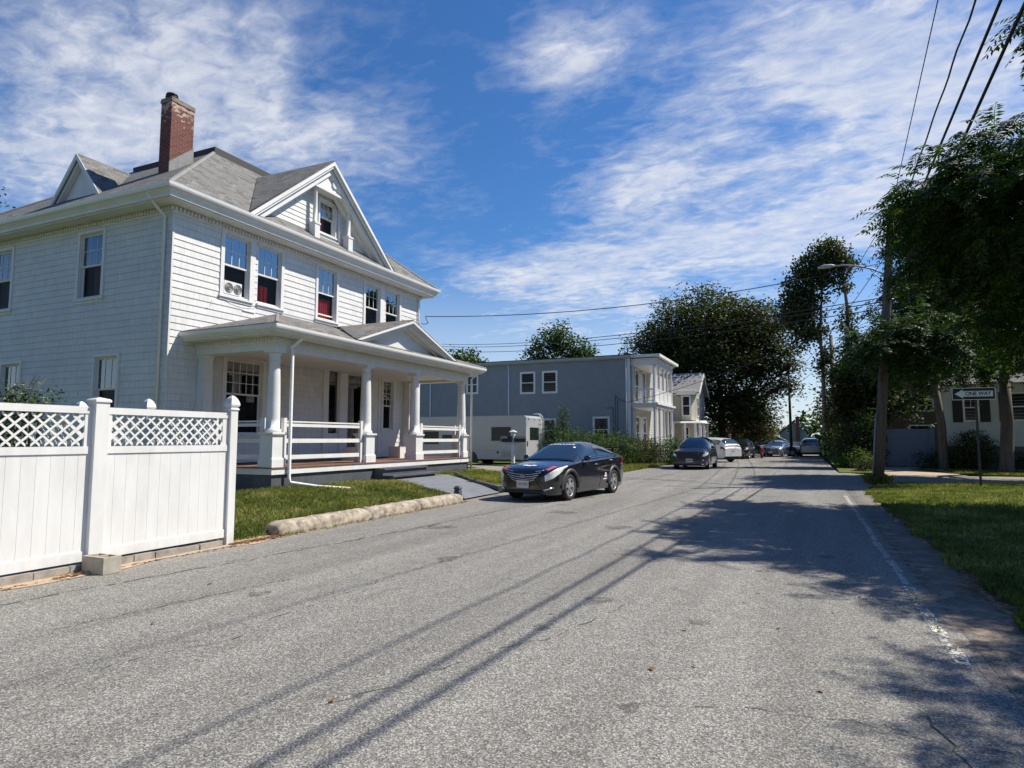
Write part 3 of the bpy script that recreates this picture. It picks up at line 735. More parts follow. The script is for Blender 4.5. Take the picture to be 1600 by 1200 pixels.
# left gable dormer
b = MB(); SX, SH, SZ, SY = -19.95, 1.08, 10.22, 11.95; sb = SZ - 1.32
b.slab([(SX - SH, SY, sb), (SX + SH, SY, sb), (SX, SY, SZ)], (0, .10, 0)); dm = b.build('side_dormer', m_white, house)
b = MB()
for s in (-1, 1):
    q = [(SX, SY - .22, SZ + .06), (SX, 13.45, SZ + .06), (SX + s * (SH + .12), 12.0, sb - .08), (SX + s * (SH + .12), SY - .22, sb - .08)]
    b.slab(q if s > 0 else q[::-1], (0, 0, .045))
b.build('dormer_roof', m_roof, dm)
b = MB()
for s in (-1, 1):
    q0 = [V3(SX, SY - .24, SZ + .10), V3(SX + s * (SH + .12), SY - .24, sb - .04), V3(SX + s * (SH + .12), SY - .24, sb - .20), V3(SX, SY - .24, SZ - .08)]
    b.slab(q0 if s < 0 else q0[::-1], (0, .05, 0)); q0 = [p + (0, .09, -.14) for p in q0]; b.slab(q0 if s < 0 else q0[::-1], (0, .14, 0))
b.build('dormer_rake', m_white, dm)
# chimney
b = MB(); cx0, cx1, cy0, cy1 = -17.86, -17.38, 12.92, 13.72
b.box(cx0, cy0, 9.6, cx1, cy1, 12.02); ch = b.build('chimney', m_brick, house)
b = MB(); b.box(cx0 - .02, cy0 - .02, 12.02, cx1 + .02, cy1 + .02, 12.10); b.box(cx0 - .01, cy0 - .01, 12.10, cx1 + .01, cy1 + .01, 12.16); b.build('chimney_crown', worn('chimney_crown_mortar', (.28, .22, .18), .5, .9, 6), ch)
b = MB(); b.lathe(-17.66, 13.12, [(.13, 12.16), (.13, 12.24), (.19, 12.25), (.19, 12.27), (.10, 12.28), (.10, 12.32), (.18, 12.33), (.16, 12.37), (.0, 12.39)], 14); b.build('chimney_cap', m_black, ch)
b = MB(); b.hexa([(cx1 - .02, cy0 - .012, 9.5), (cx1 + .014, cy0 - .012, 9.5), (cx1 + .014, cy1 + .02, 9.8), (cx1 - .02, cy1 + .02, 9.8)],
       [(cx1 - .02, cy0 - .012, 10.08), (cx1 + .014, cy0 - .012, 10.08), (cx1 + .014, cy1 + .02, 10.82), (cx1 - .02, cy1 + .02, 10.82)]); b.build('flashing', worn('lead_flashing', (.22, .22, .23), .3, .6, 4), ch)
# windows
red = lambda a, c, z0, z1: (a, c, z0, z1, m_red)
w = window(front, *fw[0][:2], *fw[0][2:], house, 3, 2, .12, side=(1, 1), raised=0, top=.06, curtain=[])
ac = MB()       # portable twin fan standing in the open sash
front.box(ac, 12.90, 13.52, 5.735, 6.11, -.16, -.015); fan = ac.build('window_fan', m_white, w)
ac = MB()
for cu_ in (13.06, 13.37):
    for rr, th in ((.135, .012), (.10, .006), (.07, .006), (.035, .02)):
        ring = [front.p(cu_ + rr * math.cos(a * math.pi / 10), 5.92 + rr * math.sin(a * math.pi / 10), -.008) for a in range(21)]; ac.tube(ring, th, 6, True, False)
    for a in range(12): ac.tube([front.p(cu_, 5.92, -.008), front.p(cu_ + .135 * math.cos(a * math.pi / 6), 5.92 + .135 * math.sin(a * math.pi / 6), -.008)], .003, 4)
ac.build('fan_grille', mat('fan_grey', (.22, .22, .23), .5), w)
window(front, *fw[1][:2], *fw[1][2:], house, 3, 2, .12, side=(0, 1), top=.06, curtain=[red(.25, .65, .02, .34)])
b = MB(); front.box(b, 13.88, 13.95, 5.66, 7.52, 0, .042); b.build('mullion', m_white, house)
window(front, *fw[2][:2], *fw[2][2:], house, 3, 2, .10, top=.06, curtain=[red(.03, .97, .02, .42)], raised=.12)
window(front, *fw[3][:2], *fw[3][2:], house, 3, 2, .12, top=.06, curtain=[(.05, .95, .5, .98, m_curt_dark)])
window(front, *fw[4][:2], *fw[4][2:], house, 3, 2, .12, top=.06, side=(0, 1))
b = MB(); front.box(b, 20.32, 20.47, 5.66, 7.52, 0, .040); b.build('mullion', m_white, house)
window(front, *fw[5][:2], *fw[5][2:], house, 5, 3, .14, split=.46, top=.14, curtain=[(.2, .5, .55, .85, m_curt_white), (.72, .95, .45, .85, m_curt_white)])
window(front, *fw[8][:2], *fw[8][2:], house, 2, 4, .12, split=.52, top=.16)
window(left, *lw[0][:2], *lw[0][2:], house, 3, 2, .10, top=.10, curtain=[(.35, .97, .0, .5, mat('brown_curtain', (.10, .035, .02), .8)), (.7, .97, .5, 1, m_red)], up_glass=m_glass)
window(left, *lw[1][:2], *lw[1][2:], house, 3, 2, .10, top=.10, up_glass=m_glass)
window(left, *lw[2][:2], *lw[2][2:], house, 3, 1, .10, top=.08, up_glass=m_glass)
window(left, *lw[3][:2], *lw[3][2:], house, 3, 1, .10, top=.08, up_glass=m_glass)
# entrance: door between side lights, all panelled
b = MB()
front.box(b, 17.08, 17.33, .92, 4.16, 0, .06); front.box(b, 17.90, 18.33, .92, 4.16, 0, .06); front.box(b, 17.33, 17.90, 3.98, 4.16, 0, .06); front.box(b, 18.33, 19.40, 4.0, 4.16, 0, .06)
front.box(b, 19.40, 19.62, .92, 4.16, 0, .06); front.box(b, 20.16, 20.30, .92, 4.16, 0, .06); front.box(b, 19.62, 20.16, .92, 4.16, 0, .03); front.box(b, 19.66, 20.12, 1.9, 3.9, .03, .045)
front.box(b, 17.33, 17.90, .92, 1.72, 0, .03); front.box(b, 17.40, 17.83, 1.45, 1.64, .03, .045); front.box(b, 17.40, 17.83, 1.02, 1.36, .03, .045)
ent = b.build('entrance_surround', m_white, house)
b = MB(); front.box(b, 18.33, 18.45, .92, 4.0, -.10, -.03); front.box(b, 19.28, 19.40, .92, 4.0, -.10, -.03); front.box(b, 18.45, 19.28, .92, 1.08, -.10, -.03); front.box(b, 18.45, 19.28, 3.90, 4.0, -.10, -.03)
dr = b.build('door', m_white, house)
b = MB(); b.poly([front.p(18.45, 1.08, -.07), front.p(19.28, 1.08, -.07), front.p(19.28, 3.9, -.07), front.p(18.45, 3.9, -.07)]); b.build('storm_glass', m_glass, dr)
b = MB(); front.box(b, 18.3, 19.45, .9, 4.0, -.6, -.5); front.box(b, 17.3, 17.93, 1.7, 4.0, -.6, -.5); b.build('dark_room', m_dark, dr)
b = MB(); b.tube([front.p(18.41, 2.05, -.02), front.p(18.41, 2.05, .03), front.p(18.41, 2.25, .03)], .016, 8); b.build('door_handle', m_black, dr)
b = MB(); b.poly([front.p(17.33, 1.72, -.05), front.p(17.90, 1.72, -.05), front.p(17.90, 3.98, -.05), front.p(17.33, 3.98, -.05)]); sl = b.build('side_light_pane', m_glass, ent)
b = MB()
front.box(b, 17.33, 17.38, 1.72, 3.98, -.04, 0); front.box(b, 17.85, 17.90, 1.72, 3.98, -.04, 0); front.box(b, 17.38, 17.85, 1.72, 1.80, -.04, 0); b.build('side_light_frame', m_white, ent)
b = MB(); front.box(b, YE - .28, YE - .02, .92, 3.95, .02, .07); b.build('pilaster', m_white, house)

# ---- porch
PX, PY0, PY1, PZ = -11.9, 11.97, 22.27, .90
gz_ = .30
b = MB(); b.box(XW + .001, PY0 + .06, gz_ - .25, PX - .06, PY1 - .06, .72); b.build('porch_foundation', m_found, house)
b = MB()
b.box(PX - .10, PY0, .72, PX, PY1, PZ - .03); b.box(XW + .03, PY0, .72, PX - .10, PY0 + .10, PZ - .03); b.box(XW + .03, PY1 - .10, .72, PX - .10, PY1, PZ - .03)
b.build('porch_skirt', m_white, house)
b = MB(); n = 34
for i in range(n):
    y0 = PY0 - .03 + (PY1 - PY0 + .06) * i / n; b.box(XW + .03, y0, PZ - .028, PX + .025, y0 + (PY1 - PY0 + .06) / n - .006, PZ)
b.build('porch_floor', m_deck, house)
CX = -12.16; CYS = (12.23, 15.98, 18.70, 22.02)
for cy in CYS + (None,):
    b = MB()
    if cy is None: continue
    b.lathe(CX, cy, [(.235, .90), (.235, 1.10), (.215, 1.13), (.205, 1.13), (.205, 1.68), (.225, 1.70), (.255, 1.72), (.255, 1.765), (.20, 1.77)], square=True)
    col_ = b.build('column', m_white, house)
    s = MB(); pr = [(.205, 1.77), (.215, 1.80), (.205, 1.84), (.175, 1.86), (.172, 1.90)]
    for i in range(9):
        t = i / 8; pr.append((.172 - .038 * t ** 1.6, 1.90 + 1.66 * t))
    pr += [(.150, 3.575), (.150, 3.60), (.134, 3.61), (.134, 3.70), (.165, 3.75), (.170, 3.78)]
    s.lathe(CX, cy, pr, 28); s.box(CX - .19, cy - .19, 3.78, CX + .19, cy + .19, 3.84); s.build('shaft', m_white, col_)
for py_, nm in ((12.23, 0), (22.02, 1)):      # half columns at the wall
    b = MB(); b.lathe(XW + .16, py_, [(.19, .90), (.19, 1.72), (.22, 1.74), (.22, 1.77)], square=True); b.lathe(XW + .16, py_, [(.15, 1.77), (.13, 3.72), (.16, 3.84)], square=True); b.build('wall_pier', m_white, house)
BX0, BX1 = -12.36, -11.97
b = MB()
b.box(BX0, PY0 + .07, 3.84, BX1, PY1 - .07, 4.02); b.box(XW + .02, PY0 + .07, 3.84, BX0, PY0 + .44, 4.02); b.box(XW + .02, PY1 - .44, 3.84, BX0, PY1 - .07, 4.02)
b.box(BX0 + .02, PY0 + .04, 4.02, BX1 + .03, PY1 - .04, 4.17); b.box(XW + .02, PY0 + .04, 4.02, BX0 + .02, PY0 + .40, 4.17); b.box(XW + .02, PY1 - .40, 4.02, BX0 + .02, PY1 - .04, 4.17)
b.build('porch_beam', m_white, house)
b = MB(); y = PY0 + .05
while y < PY1 - .06: b.box(BX1 + .031, y, 4.06, BX1 + .075, y + .045, 4.14); y += .095
x = XW + .1
while x < BX1 + .02: b.box(x, PY0 - .004, 4.06, x + .045, PY0 + .04, 4.14); x += .095
b.build('porch_dentils', m_white, house)
b = MB(); b.box(XW + .02, PY0 + .40, 3.93, BX0, PY1 - .40, 3.96); b.build('porch_ceiling', m_white, house)
b = MB(); r0 = (-15.2, PY0 + .05, BX1 + .03, PY1 - .05); PO = .52
b.ring(*r0, [(0, 4.17), (PO - .14, 4.17), (PO - .14, 4.20), (PO - .09, 4.21), (PO - .05, 4.255), (PO - .05, 4.27), (0, 4.27)])
b.build('porch_cornice', m_white, house)
b = MB(); b.ring(*r0, [(PO - .05, 4.272), (PO - .02, 4.28), (PO, 4.32), (PO + .01, 4.385), (PO - .01, 4.385), (PO - .03, 4.31), (PO - .09, 4.30), (PO - .09, 4.272)]); b.build('porch_gutter', m_metalw, house)
GX, GY0, GY1 = BX1 + .03 + PO - .02, PY0 + .05 - PO + .02, PY1 - .05 + PO - .02
rise, run = 1.07, GX - XW; b = MB()
q = [(GX, GY0, 4.375), (GX, GY1, 4.375), (XW + .02, GY1 - run, 4.375 + rise), (XW + .02, GY0 + run, 4.375 + rise)]
b.slab(q, (0, 0, .04)); b.slab([(XW + .02, GY0, 4.375), (GX, GY0, 4.375), (XW + .02, GY0 + run, 4.375 + rise)], (0, 0, .04)); b.slab([(GX, GY1, 4.375), (XW + .02, GY1, 4.375), (XW + .02, GY1 - run, 4.375 + rise)], (0, 0, .04))
pr_ = b.build('porch_roof', m_slate, house)
b = MB(); b.tube([(GX, GY0, 4.40), (XW + .05, GY0 + run, 4.39 + rise)], .045, 6, False); b.build('hip_cap', m_roofgrey, pr_); b = MB(); b.tube([(GX, GY1, 4.40), (XW + .05, GY1 - run, 4.39 + rise)], .045, 6, False); b.build('hip_cap', m_roofgrey, pr_)
QY, QH, QZ = 17.40, 2.85, 5.42; qs = (QZ - 4.42) / QH; k = rise / run
b = MB()
for s in (-1, 1):
    q = [(GX + .03, QY + s * (QH + .05), 4.40), (GX + .03, QY, QZ), (XW + .04, QY, QZ), (XW + .5, QY + s * .12, QZ - .04), (GX - .02, QY + s * (QH + .05), 4.40)]
    b.slab(q if s < 0 else q[::-1], (0, 0, .05))
b.build('porch_gable_roof', m_slate, pr_)
b = MB(); b.slab([(GX - .36, QY - QH + .3, 4.40), (GX - .36, QY + QH - .3, 4.40), (GX - .36, QY, QZ - .10)], (-.05, 0, 0)); pg = b.build('porch_gable', m_white, house)
b = MB()
for s in (-1, 1):
    for (t0, t1, x0, x1) in ((.0, .075, GX - .03, GX + .045), (.075, .12, GX - .10, GX - .0), (.12, .20, GX - .34, GX - .06), (.20, .27, GX - .36, GX - .24)):
        q = [V3(0, QY, QZ - t0), V3(0, QY + s * QH, 4.42 - t0 * 1.0), V3(0, QY + s * (QH - (t1 - t0) * 2.2), 4.42 - t0), V3(0, QY, QZ - t1)]
        q0 = [p + (x0, 0, 0) for p in q]; q1 = [p + (x1, 0, 0) for p in q]
        b.hexa(q0, q1) if s > 0 else b.hexa(q1, q0)
b.build('rake_board', m_white, pg)
b = MB(); b.box(GX - .36, QY - QH + .1, 4.38, GX - .01, QY + QH - .1, 4.405); b.build('gable_shelf', m_white, pg)
# railings
def railing(p0, p1):
    b = MB(); d = V3(p1[0] - p0[0], p1[1] - p0[1], 0); L = np.linalg.norm(d); d /= L; nn_ = V3(-d[1], d[0], 0)
    def bar(s0, s1, z0, z1, w):
        a = V3(p0[0], p0[1], 0) + d * s0; c_ = V3(p0[0], p0[1], 0) + d * s1
        b.hexa([a - nn_ * w + (0, 0, z0), c_ - nn_ * w + (0, 0, z0), c_ + nn_ * w + (0, 0, z0), a + nn_ * w + (0, 0, z0)], [a - nn_ * w + (0, 0, z1), c_ - nn_ * w + (0, 0, z1), c_ + nn_ * w + (0, 0, z1), a + nn_ * w + (0, 0, z1)])
    bar(0, .10, .90, 2.14, .05); bar(L - .10, L, .90, 2.14, .05)
    for z0, z1 in ((2.03, 2.07), (1.92, 2.00), (1.50, 1.61), (1.08, 1.19)): bar(.10, L - .10, z0, z1, .022)
    bar(.0, L, 2.075, 2.095, .045) if False else None
    b.build('railing', m_white, house)
railing((CX + .06, 12.50), (CX + .06, 15.72)); railing((CX + .06, 18.96), (CX + .06, 21.78)); railing((CX - .28, 12.23), (XW + .36, 12.23)); railing((CX - .28, 22.02), (XW + .36, 22.02))
b = MB(); b.box(-13.85, 17.0, .905, -13.30, 17.75, 1.33); b.build('sun_catch_box', m_white, house)  # boxes made up and set forward so sun makes the lit patch by the door
b = MB(); b.box(-13.85, 19.6, .905, -13.35, 20.0, 1.33); b.build('sun_catch_box', m_white, house)
for pl, u in ((left, XW), (front, YW)):
    b = MB(); b.box(XW - .03, YW - .021, .72, XW + .021, YW + .03, 7.52)
b.build('wall_corner', m_shingle_wall, house)
# steps
b = MB(); b.box(PX - .05, 16.15, .30, PX + .30, 18.62, .66); b.box(PX - .05, 16.15, .66, PX + .36, 18.62, .71); b.box(PX + .30, 16.15, .2, PX + .62, 18.62, .46); b.box(PX + .28, 16.1, .46, PX + .72, 18.85, .51); b.box(PX + .62, 16.3, .2, PX + 1.02, 18.9, .34)
tag(b.build('porch_steps', m_found, None, (PX + .5, 17.4, .3)), 'dark grey painted steps leading up to the white porch', 'steps')
# downspouts
def spout(pts, r=.04):
    b = MB(); b.tube(pts, r, 8); return b.build('downspout', m_metalw, house)
spout([(GX - .1, 12.62, 4.28), (GX - .16, 12.62, 4.20), (-11.86, 12.50, 3.95), (-11.84, 12.50, 3.85), (-11.84, 12.50, .62), (-11.80, 12.52, .50), (-11.3, 12.9, .40), (-10.6, 13.35, .33)], .045)
spout([(GX - .05, GY1 - .25, 4.30), (GX - .16, GY1 - .3, 4.2), (-11.84, PY1 - .02, 3.95), (-11.84, PY1 - .02, .25)], .04)
spout([(-15.05, YW - O + .02, 7.88), (-15.05, YW - .3, 7.60), (-15.05, YW - .06, 7.42), (-15.05, YW - .06, .45)], .042)
spout([(XW + .1, YE + .5, 7.88), (XW + .07, YE - .2, 7.55), (XW + .07, YE - .12, 5.2)], .035)
b = MB()
for (sy_, sz_, ey_, ez_) in ((12.7, 5.62, 14.0, 5.5), (12.5, 5.5, 12.3, 5.2)): b.tube([front.p(sy_ + (ey_ - sy_) * i / 6, sz_ + (ez_ - sz_) * i / 6 - .12 * math.sin(math.pi * i / 6), .03) for i in range(7)], .006, 5)
front.box(b, 13.55, 14.0, 5.34, 5.36, .02, .04); b.build('wall_cable', m_metalw, house)
# ================================================================ FENCES, KERB, SMALL STREET THINGS
FX = -8.05
def lattice_fence(name, label, posts, group, flat=(), skip=()):
    """vinyl privacy fence: posts [(x, y)] in a row; parts per bay"""
    x0, y0 = posts[0]
    t = thing(name, label, 'fence', (x0, y0, 0), group)
    for i, (x, y) in enumerate(posts):
        b = MB()
        if i in skip: continue
        if i in flat:
            b.box(x - .085, y - .085, 0, x + .085, y + .085, 2.06); b.build('post', m_vinyl, t)
            b = MB(); b.lathe(x, y, [(.10, 2.06), (.10, 2.085), (.085, 2.10), (.0, 2.125)], square=True); b.build('post_cap', m_vinyl, t)
        else:
            b.box(x - .065, y - .065, 0, x + .065, y + .065, 2.04); b.build('post', m_vinyl, t)
            b = MB(); b.lathe(x, y, [(.075, 2.04), (.082, 2.055), (.068, 2.075), (.062, 2.09), (.080, 2.105), (.086, 2.13), (.078, 2.17), (.055, 2.225), (.025, 2.262), (.0, 2.275)], square=True); b.build('post_cap', m_vinyl, t)
    for (xa, ya), (xb, yb) in zip(posts[:-1], posts[1:]):
        L = math.hypot(xb - xa, yb - ya); U = ((xb - xa) / L, (yb - ya) / L, 0); pl = Pl((xa, ya, 0), U, (U[1], -U[0], 0))
        u0, u1 = .07, L - .07
        for za, zb, dd in ((1.915, 2.0, .025), (1.42, 1.51, .03), (.12, .24, .03)):
            b = MB(); pl.box(b, u0, u1, za, zb, -dd, dd); b.build('rail', m_vinyl, t)
        b = MB(); n = max(1, round((u1 - u0 - .02) / .158)); w = (u1 - u0) / n
        for k in range(n):
            a = u0 + k * w; pl.box(b, a + .0014, a + w - .0014, .24, 1.42, -.015, .015 ); pl.box(b, a - .004, a + .004, .24, 1.42, -.012, .010)
        b.build('boards', m_vinyl, t)
        b = MB(); e = .10; pl.box(b, u0, u0 + e, 1.51, 1.915, -.015, .015); pl.box(b, u1 - e, u1, 1.51, 1.915, -.015, .015)
        za, zb, ua, ub = 1.51, 1.915, u0 + e, u1 - e
        hgt = zb - za; pitch = .150; wd = .052
        k = ua - hgt
        for sgn, dd in ((1, .004), (-1, -.008)):
            k = ua - hgt
            while k < ub:
                # strip from (k, za) to (k+hgt, zb), clipped to the panel
                s0, s1 = max(ua, k), min(ub, k + hgt)
                if s1 - s0 > .01:
                    z_0, z_1 = za + (s0 - k), za + (s1 - k)
                    if sgn < 0: z_0, z_1 = zb - (s0 - k), zb - (s1 - k)
                    h = wd / math.sqrt(2)
                    q = []
                    for (uu, zz_) in ((s0, z_0 - sgn * h * .9 ), (s1, z_1 - sgn * h * .9), (s1, z_1 + sgn * h * .9), (s0, z_0 + sgn * h * .9)): q.append((uu, min(max(zz_, za), zb)))
                    if sgn < 0: q = q[::-1]
                    b.hexa([pl.p(u_, z_, dd) for u_, z_ in q][::-1], [pl.p(u_, z_, dd + .008) for u_, z_ in q][::-1])
                k += pitch
        b.build('lattice', m_vinyl, t)
    return t
lattice_fence('lattice_fence', 'white vinyl fence with lattice top running beside the road', [(FX, -1.75), (FX, .55), (FX, 2.85), (FX, 5.18), (FX, 7.24)], None, flat=(3,))
lattice_fence('lattice_fence', 'white vinyl fence running back from the roadside fence, only its caps showing above', [(FX - .22, 7.24), (-9.97, 7.24), (-11.75, 7.24), (-13.6, 7.24)], None, skip=(0,))
# concrete blocks under the fence
m_block = worn('weathered_block', (.34, .31, .27), .4, .95, 7, bump=.01)
y = -1.6
while y < 7.1:
    L = .40 if random.random() > .2 else .3
    L = min(L, 7.12 - y)
    b = MB(); dz = random.uniform(-.01, .01); b.box(FX - .10, y + .006, -.05, FX + .07 + random.uniform(-.008, .012), y + L - .006, .085 + dz)
    o = b.build('wall_block', m_block, None, (FX, y + L / 2, 0)); tag(o, 'weathered concrete block in the low course under the white fence', 'block', 'concrete blocks under the fence')
    y += L
b = MB()     # hollow block standing at the foot of the middle post
bx0, bx1, by0, by1 = -7.96, -7.56, 5.02, 5.24
b.box(bx0, by0, .005, bx1, by0 + .035, .20); b.box(bx0, by1 - .035, .005, bx1, by1, .20)
for a in (bx0, (bx0 + bx1) / 2 - .016, bx1 - .035): b.box(a, by0 + .035, .005, a + .035, by1 - .035, .20)
b.box(bx0 + .035, by0 + .035, .005, bx1 - .035, by1 - .035, .08)
o = b.build('cinder_block', worn('cinder_block_grey', (.40, .37, .31), .2, .95, 9, bump=.01), None, ((bx0 + bx1) / 2, 5.13, 0)); tag(o, 'loose hollow cinder block on the road against the fence post', 'cinder block')
# rounded kerb pieces
def kerb(y0, y1, label, tip0=False, tip1=False):
    n = 26; vs, fs = [], []; K = 11; ph = y0 * 3
    for i in range(n + 1):
        t = i / n; y = y0 + (y1 - y0) * t; w = 1.0
        if t < .06: w = .80 + .2 * t / .06
        if t > .94: w = .80 + .2 * (1 - t) / .06
        for k in range(K):
            a = math.pi * k / (K - 1); cx, cz = math.cos(a), math.sin(a)
            e = .55; X = -8.13 + .21 * w * math.copysign(abs(cx) ** e, cx) + .006 * math.sin(y * 9 + ph); Z = -.02 + (.235 * w) * abs(cz) ** e + .006 * math.sin(y * 13 + k)
            q_ = .005 * math.sin(y * 23 + k * 1.3) * math.sin(y * 37 + k * 2.1) + .005 * math.sin(y * 61 + k * 3.7); X += rng.normal(0, .006) + q_; Z += rng.normal(0, .005) + q_; vs.append((X, y, max(Z, -.02)))
    for i in range(n):
        for k in range(K - 1): a = i * K + k; fs.append((a, a + 1, a + K + 1, a + K))
    b = MB(); b.add(vs, fs, True); b.f.append(tuple(range(K))[::-1]); b.sm.append(False); b.f.append(tuple(n * K + k for k in range(K))); b.sm.append(False)
    o = b.build('kerb_stone', m_kerb, None, (-8.13, (y0 + y1) / 2, 0)); tag(o, label, 'kerb', 'rounded kerb pieces along the front lawn')
m_kerb = worn('stained_kerb_concrete', (.42, .365, .295), .45, .95, 7.5, dirt=(.18, .15, .115), bump=.012)
kerb(8.22, 10.72, 'rounded concrete kerb piece nearest to the white fence'); kerb(10.735, 12.55, 'middle rounded concrete kerb piece of the three by the lawn'); kerb(12.56, 14.55, 'rounded concrete kerb piece beside the dark bollard')
b = MB(); b.lathe(-8.27, 14.82, [(.075, 0), (.075, .26), (.062, .275), (.062, .29), (.085, .30), (.08, .34), (.05, .375), (.0, .39)], square=True)
tag(b.build('bollard', m_found, None, (-8.27, 14.82, 0)), 'short dark grey painted post at the corner of the path', 'post')
b = MB(); b.tube([(-8.25, 17.38, .13), (-9.6, 18.35, .22), (-11.0, 19.55, .40)], .085, 8); tag(b.build('path_edging', m_found, None, (-8.25, 17.38, 0)), 'dark grey edging log along the far side of the path', 'edging')
# mailbox
t = thing('mailbox', 'black double mailbox on a white post in front of the motorhome', 'mailbox', (-8.62, 19.1, 0))
b = MB(); b.box(-8.665, 19.055, 0, -8.575, 19.145, 1.72); b.build('post', m_vinyl, t)
b = MB(); b.lathe(-8.62, 19.1, [(.06, 1.72), (.06, 1.80), (.10, 1.82), (.10, 1.84), (.0, 1.90)], square=True); b.build('post_cap', m_vinyl, t)
for s, nm in ((-1, 0), (1, 1)):
    pr = [(-.09, 0), (.09, 0), (.09, .12), (.06, .18), (0, .20), (-.06, .18), (-.09, .12)]
    yy = 19.1 + s * .05; b = MB()
    a_ = V3(.78, .62, 0); nn_ = V3(-.62, .78, 0); c0 = V3(-8.62, 19.1, 1.50) + a_ * s * .05
    b.slab([c0 + nn_ * u + V3(0, 0, v) for u, v in pr], a_ * s * .36); b.build('box', m_black, t)
    b = MB(); c1 = V3(-8.62, 19.1, 1.38) + a_ * s * .24; b.tube([V3(-8.62, 19.1, 1.46) + a_ * s * .05, c1 + (0, 0, .08), c1], .03, 6); b.build('bracket', m_vinyl, t)

# ================================================================ VEHICLES
def rev_y(b, cx, cz, prof, n=28, sgn=1, smooth=True):
    vs, fs = [], []
    for r, y in prof:
        for k in range(n): a = 2 * math.pi * k / n; vs.append((cx + r * math.cos(a), y * sgn, cz + r * math.sin(a)))
    for i in range(len(prof) - 1):
        for k in range(n):
            f = (i * n + k, i * n + (k + 1) % n, (i + 1) * n + (k + 1) % n, (i + 1) * n + k); fs.append(f if sgn < 0 else f[::-1])
    b.add(vs, fs, smooth)
def interp(x, pts): return float(np.interp(x, [p[0] for p in pts], [p[1] for p in pts]))
def smooth_pts(pts, L, k=.05):
    xs = np.linspace(0, L, 241); ys = np.interp(xs, [p[0] for p in pts], [p[1] for p in pts]); w = max(1, int(k * 241 / L))
    ker = np.hanning(2 * w + 3)[1:-1]; ker /= ker.sum(); yp = np.pad(ys, w + 1, mode='edge'); ys2 = np.convolve(yp, ker, 'same')[w + 1:-(w + 1)]
    return list(zip(xs, ys2))
SEDAN = dict(L=4.82, W=1.83, wr=.335, wheels=(.93, 3.73), arch=.395,
    hw=[(0, .50), (.05, .66), (.15, .78), (.35, .86), (.7, .90), (1.2, .912), (3.6, .915), (4.2, .90), (4.55, .84), (4.75, .74), (4.82, .58)],
    top=[(0, .68), (.05, .76), (.15, .82), (.4, .88), (.9, .95), (1.3, .995), (1.6, 1.02), (3.9, 1.10), (4.5, 1.12), (4.68, 1.08), (4.78, .96), (4.82, .80)],
    sh=[(0, .58), (.08, .68), (.3, .77), (.7, .84), (1.3, .90), (2.2, .93), (3.9, 1.0), (4.6, 1.0), (4.76, .88), (4.82, .72)],
    low=[(0, .24), (.1, .17), (.5, .17), (4.3, .18), (4.65, .24), (4.82, .34)],
    cab=(1.28, 4.42), roof=[(1.28, 1.0), (1.5, 1.10), (1.8, 1.24), (2.1, 1.37), (2.35, 1.435), (2.7, 1.47), (3.0, 1.468), (3.35, 1.425), (3.75, 1.32), (4.1, 1.20), (4.42, 1.115)], tum=.30,
    side=(1.72, 3.92), ws=(1.34, 2.26), rw=(3.42, 4.25))
SUV = dict(L=4.75, W=1.9, wr=.37, wheels=(.92, 3.70), arch=.44,
    hw=[(0, .62), (.05, .76), (.15, .86), (.4, .92), (.9, .945), (3.8, .95), (4.3, .93), (4.6, .88), (4.75, .78)],
    top=[(0, .82), (.05, .93), (.15, 1.0), (.5, 1.06), (1.2, 1.13), (1.5, 1.15), (4.3, 1.18), (4.65, 1.15), (4.75, .95)],
    sh=[(0, .76), (.1, .86), (.5, .95), (1.3, 1.01), (3.9, 1.08), (4.6, 1.08), (4.75, .88)],
    low=[(0, .30), (.12, .24), (.5, .26), (4.3, .27), (4.6, .30), (4.75, .42)],
    cab=(1.25, 4.70), roof=[(1.25, 1.13), (1.5, 1.30), (1.8, 1.50), (2.05, 1.63), (2.3, 1.69), (2.9, 1.72), (3.6, 1.70), (4.1, 1.65), (4.35, 1.58), (4.55, 1.38), (4.70, 1.15)], tum=.20,
    side=(1.65, 4.25), ws=(1.31, 2.10), rw=(4.28, 4.62))
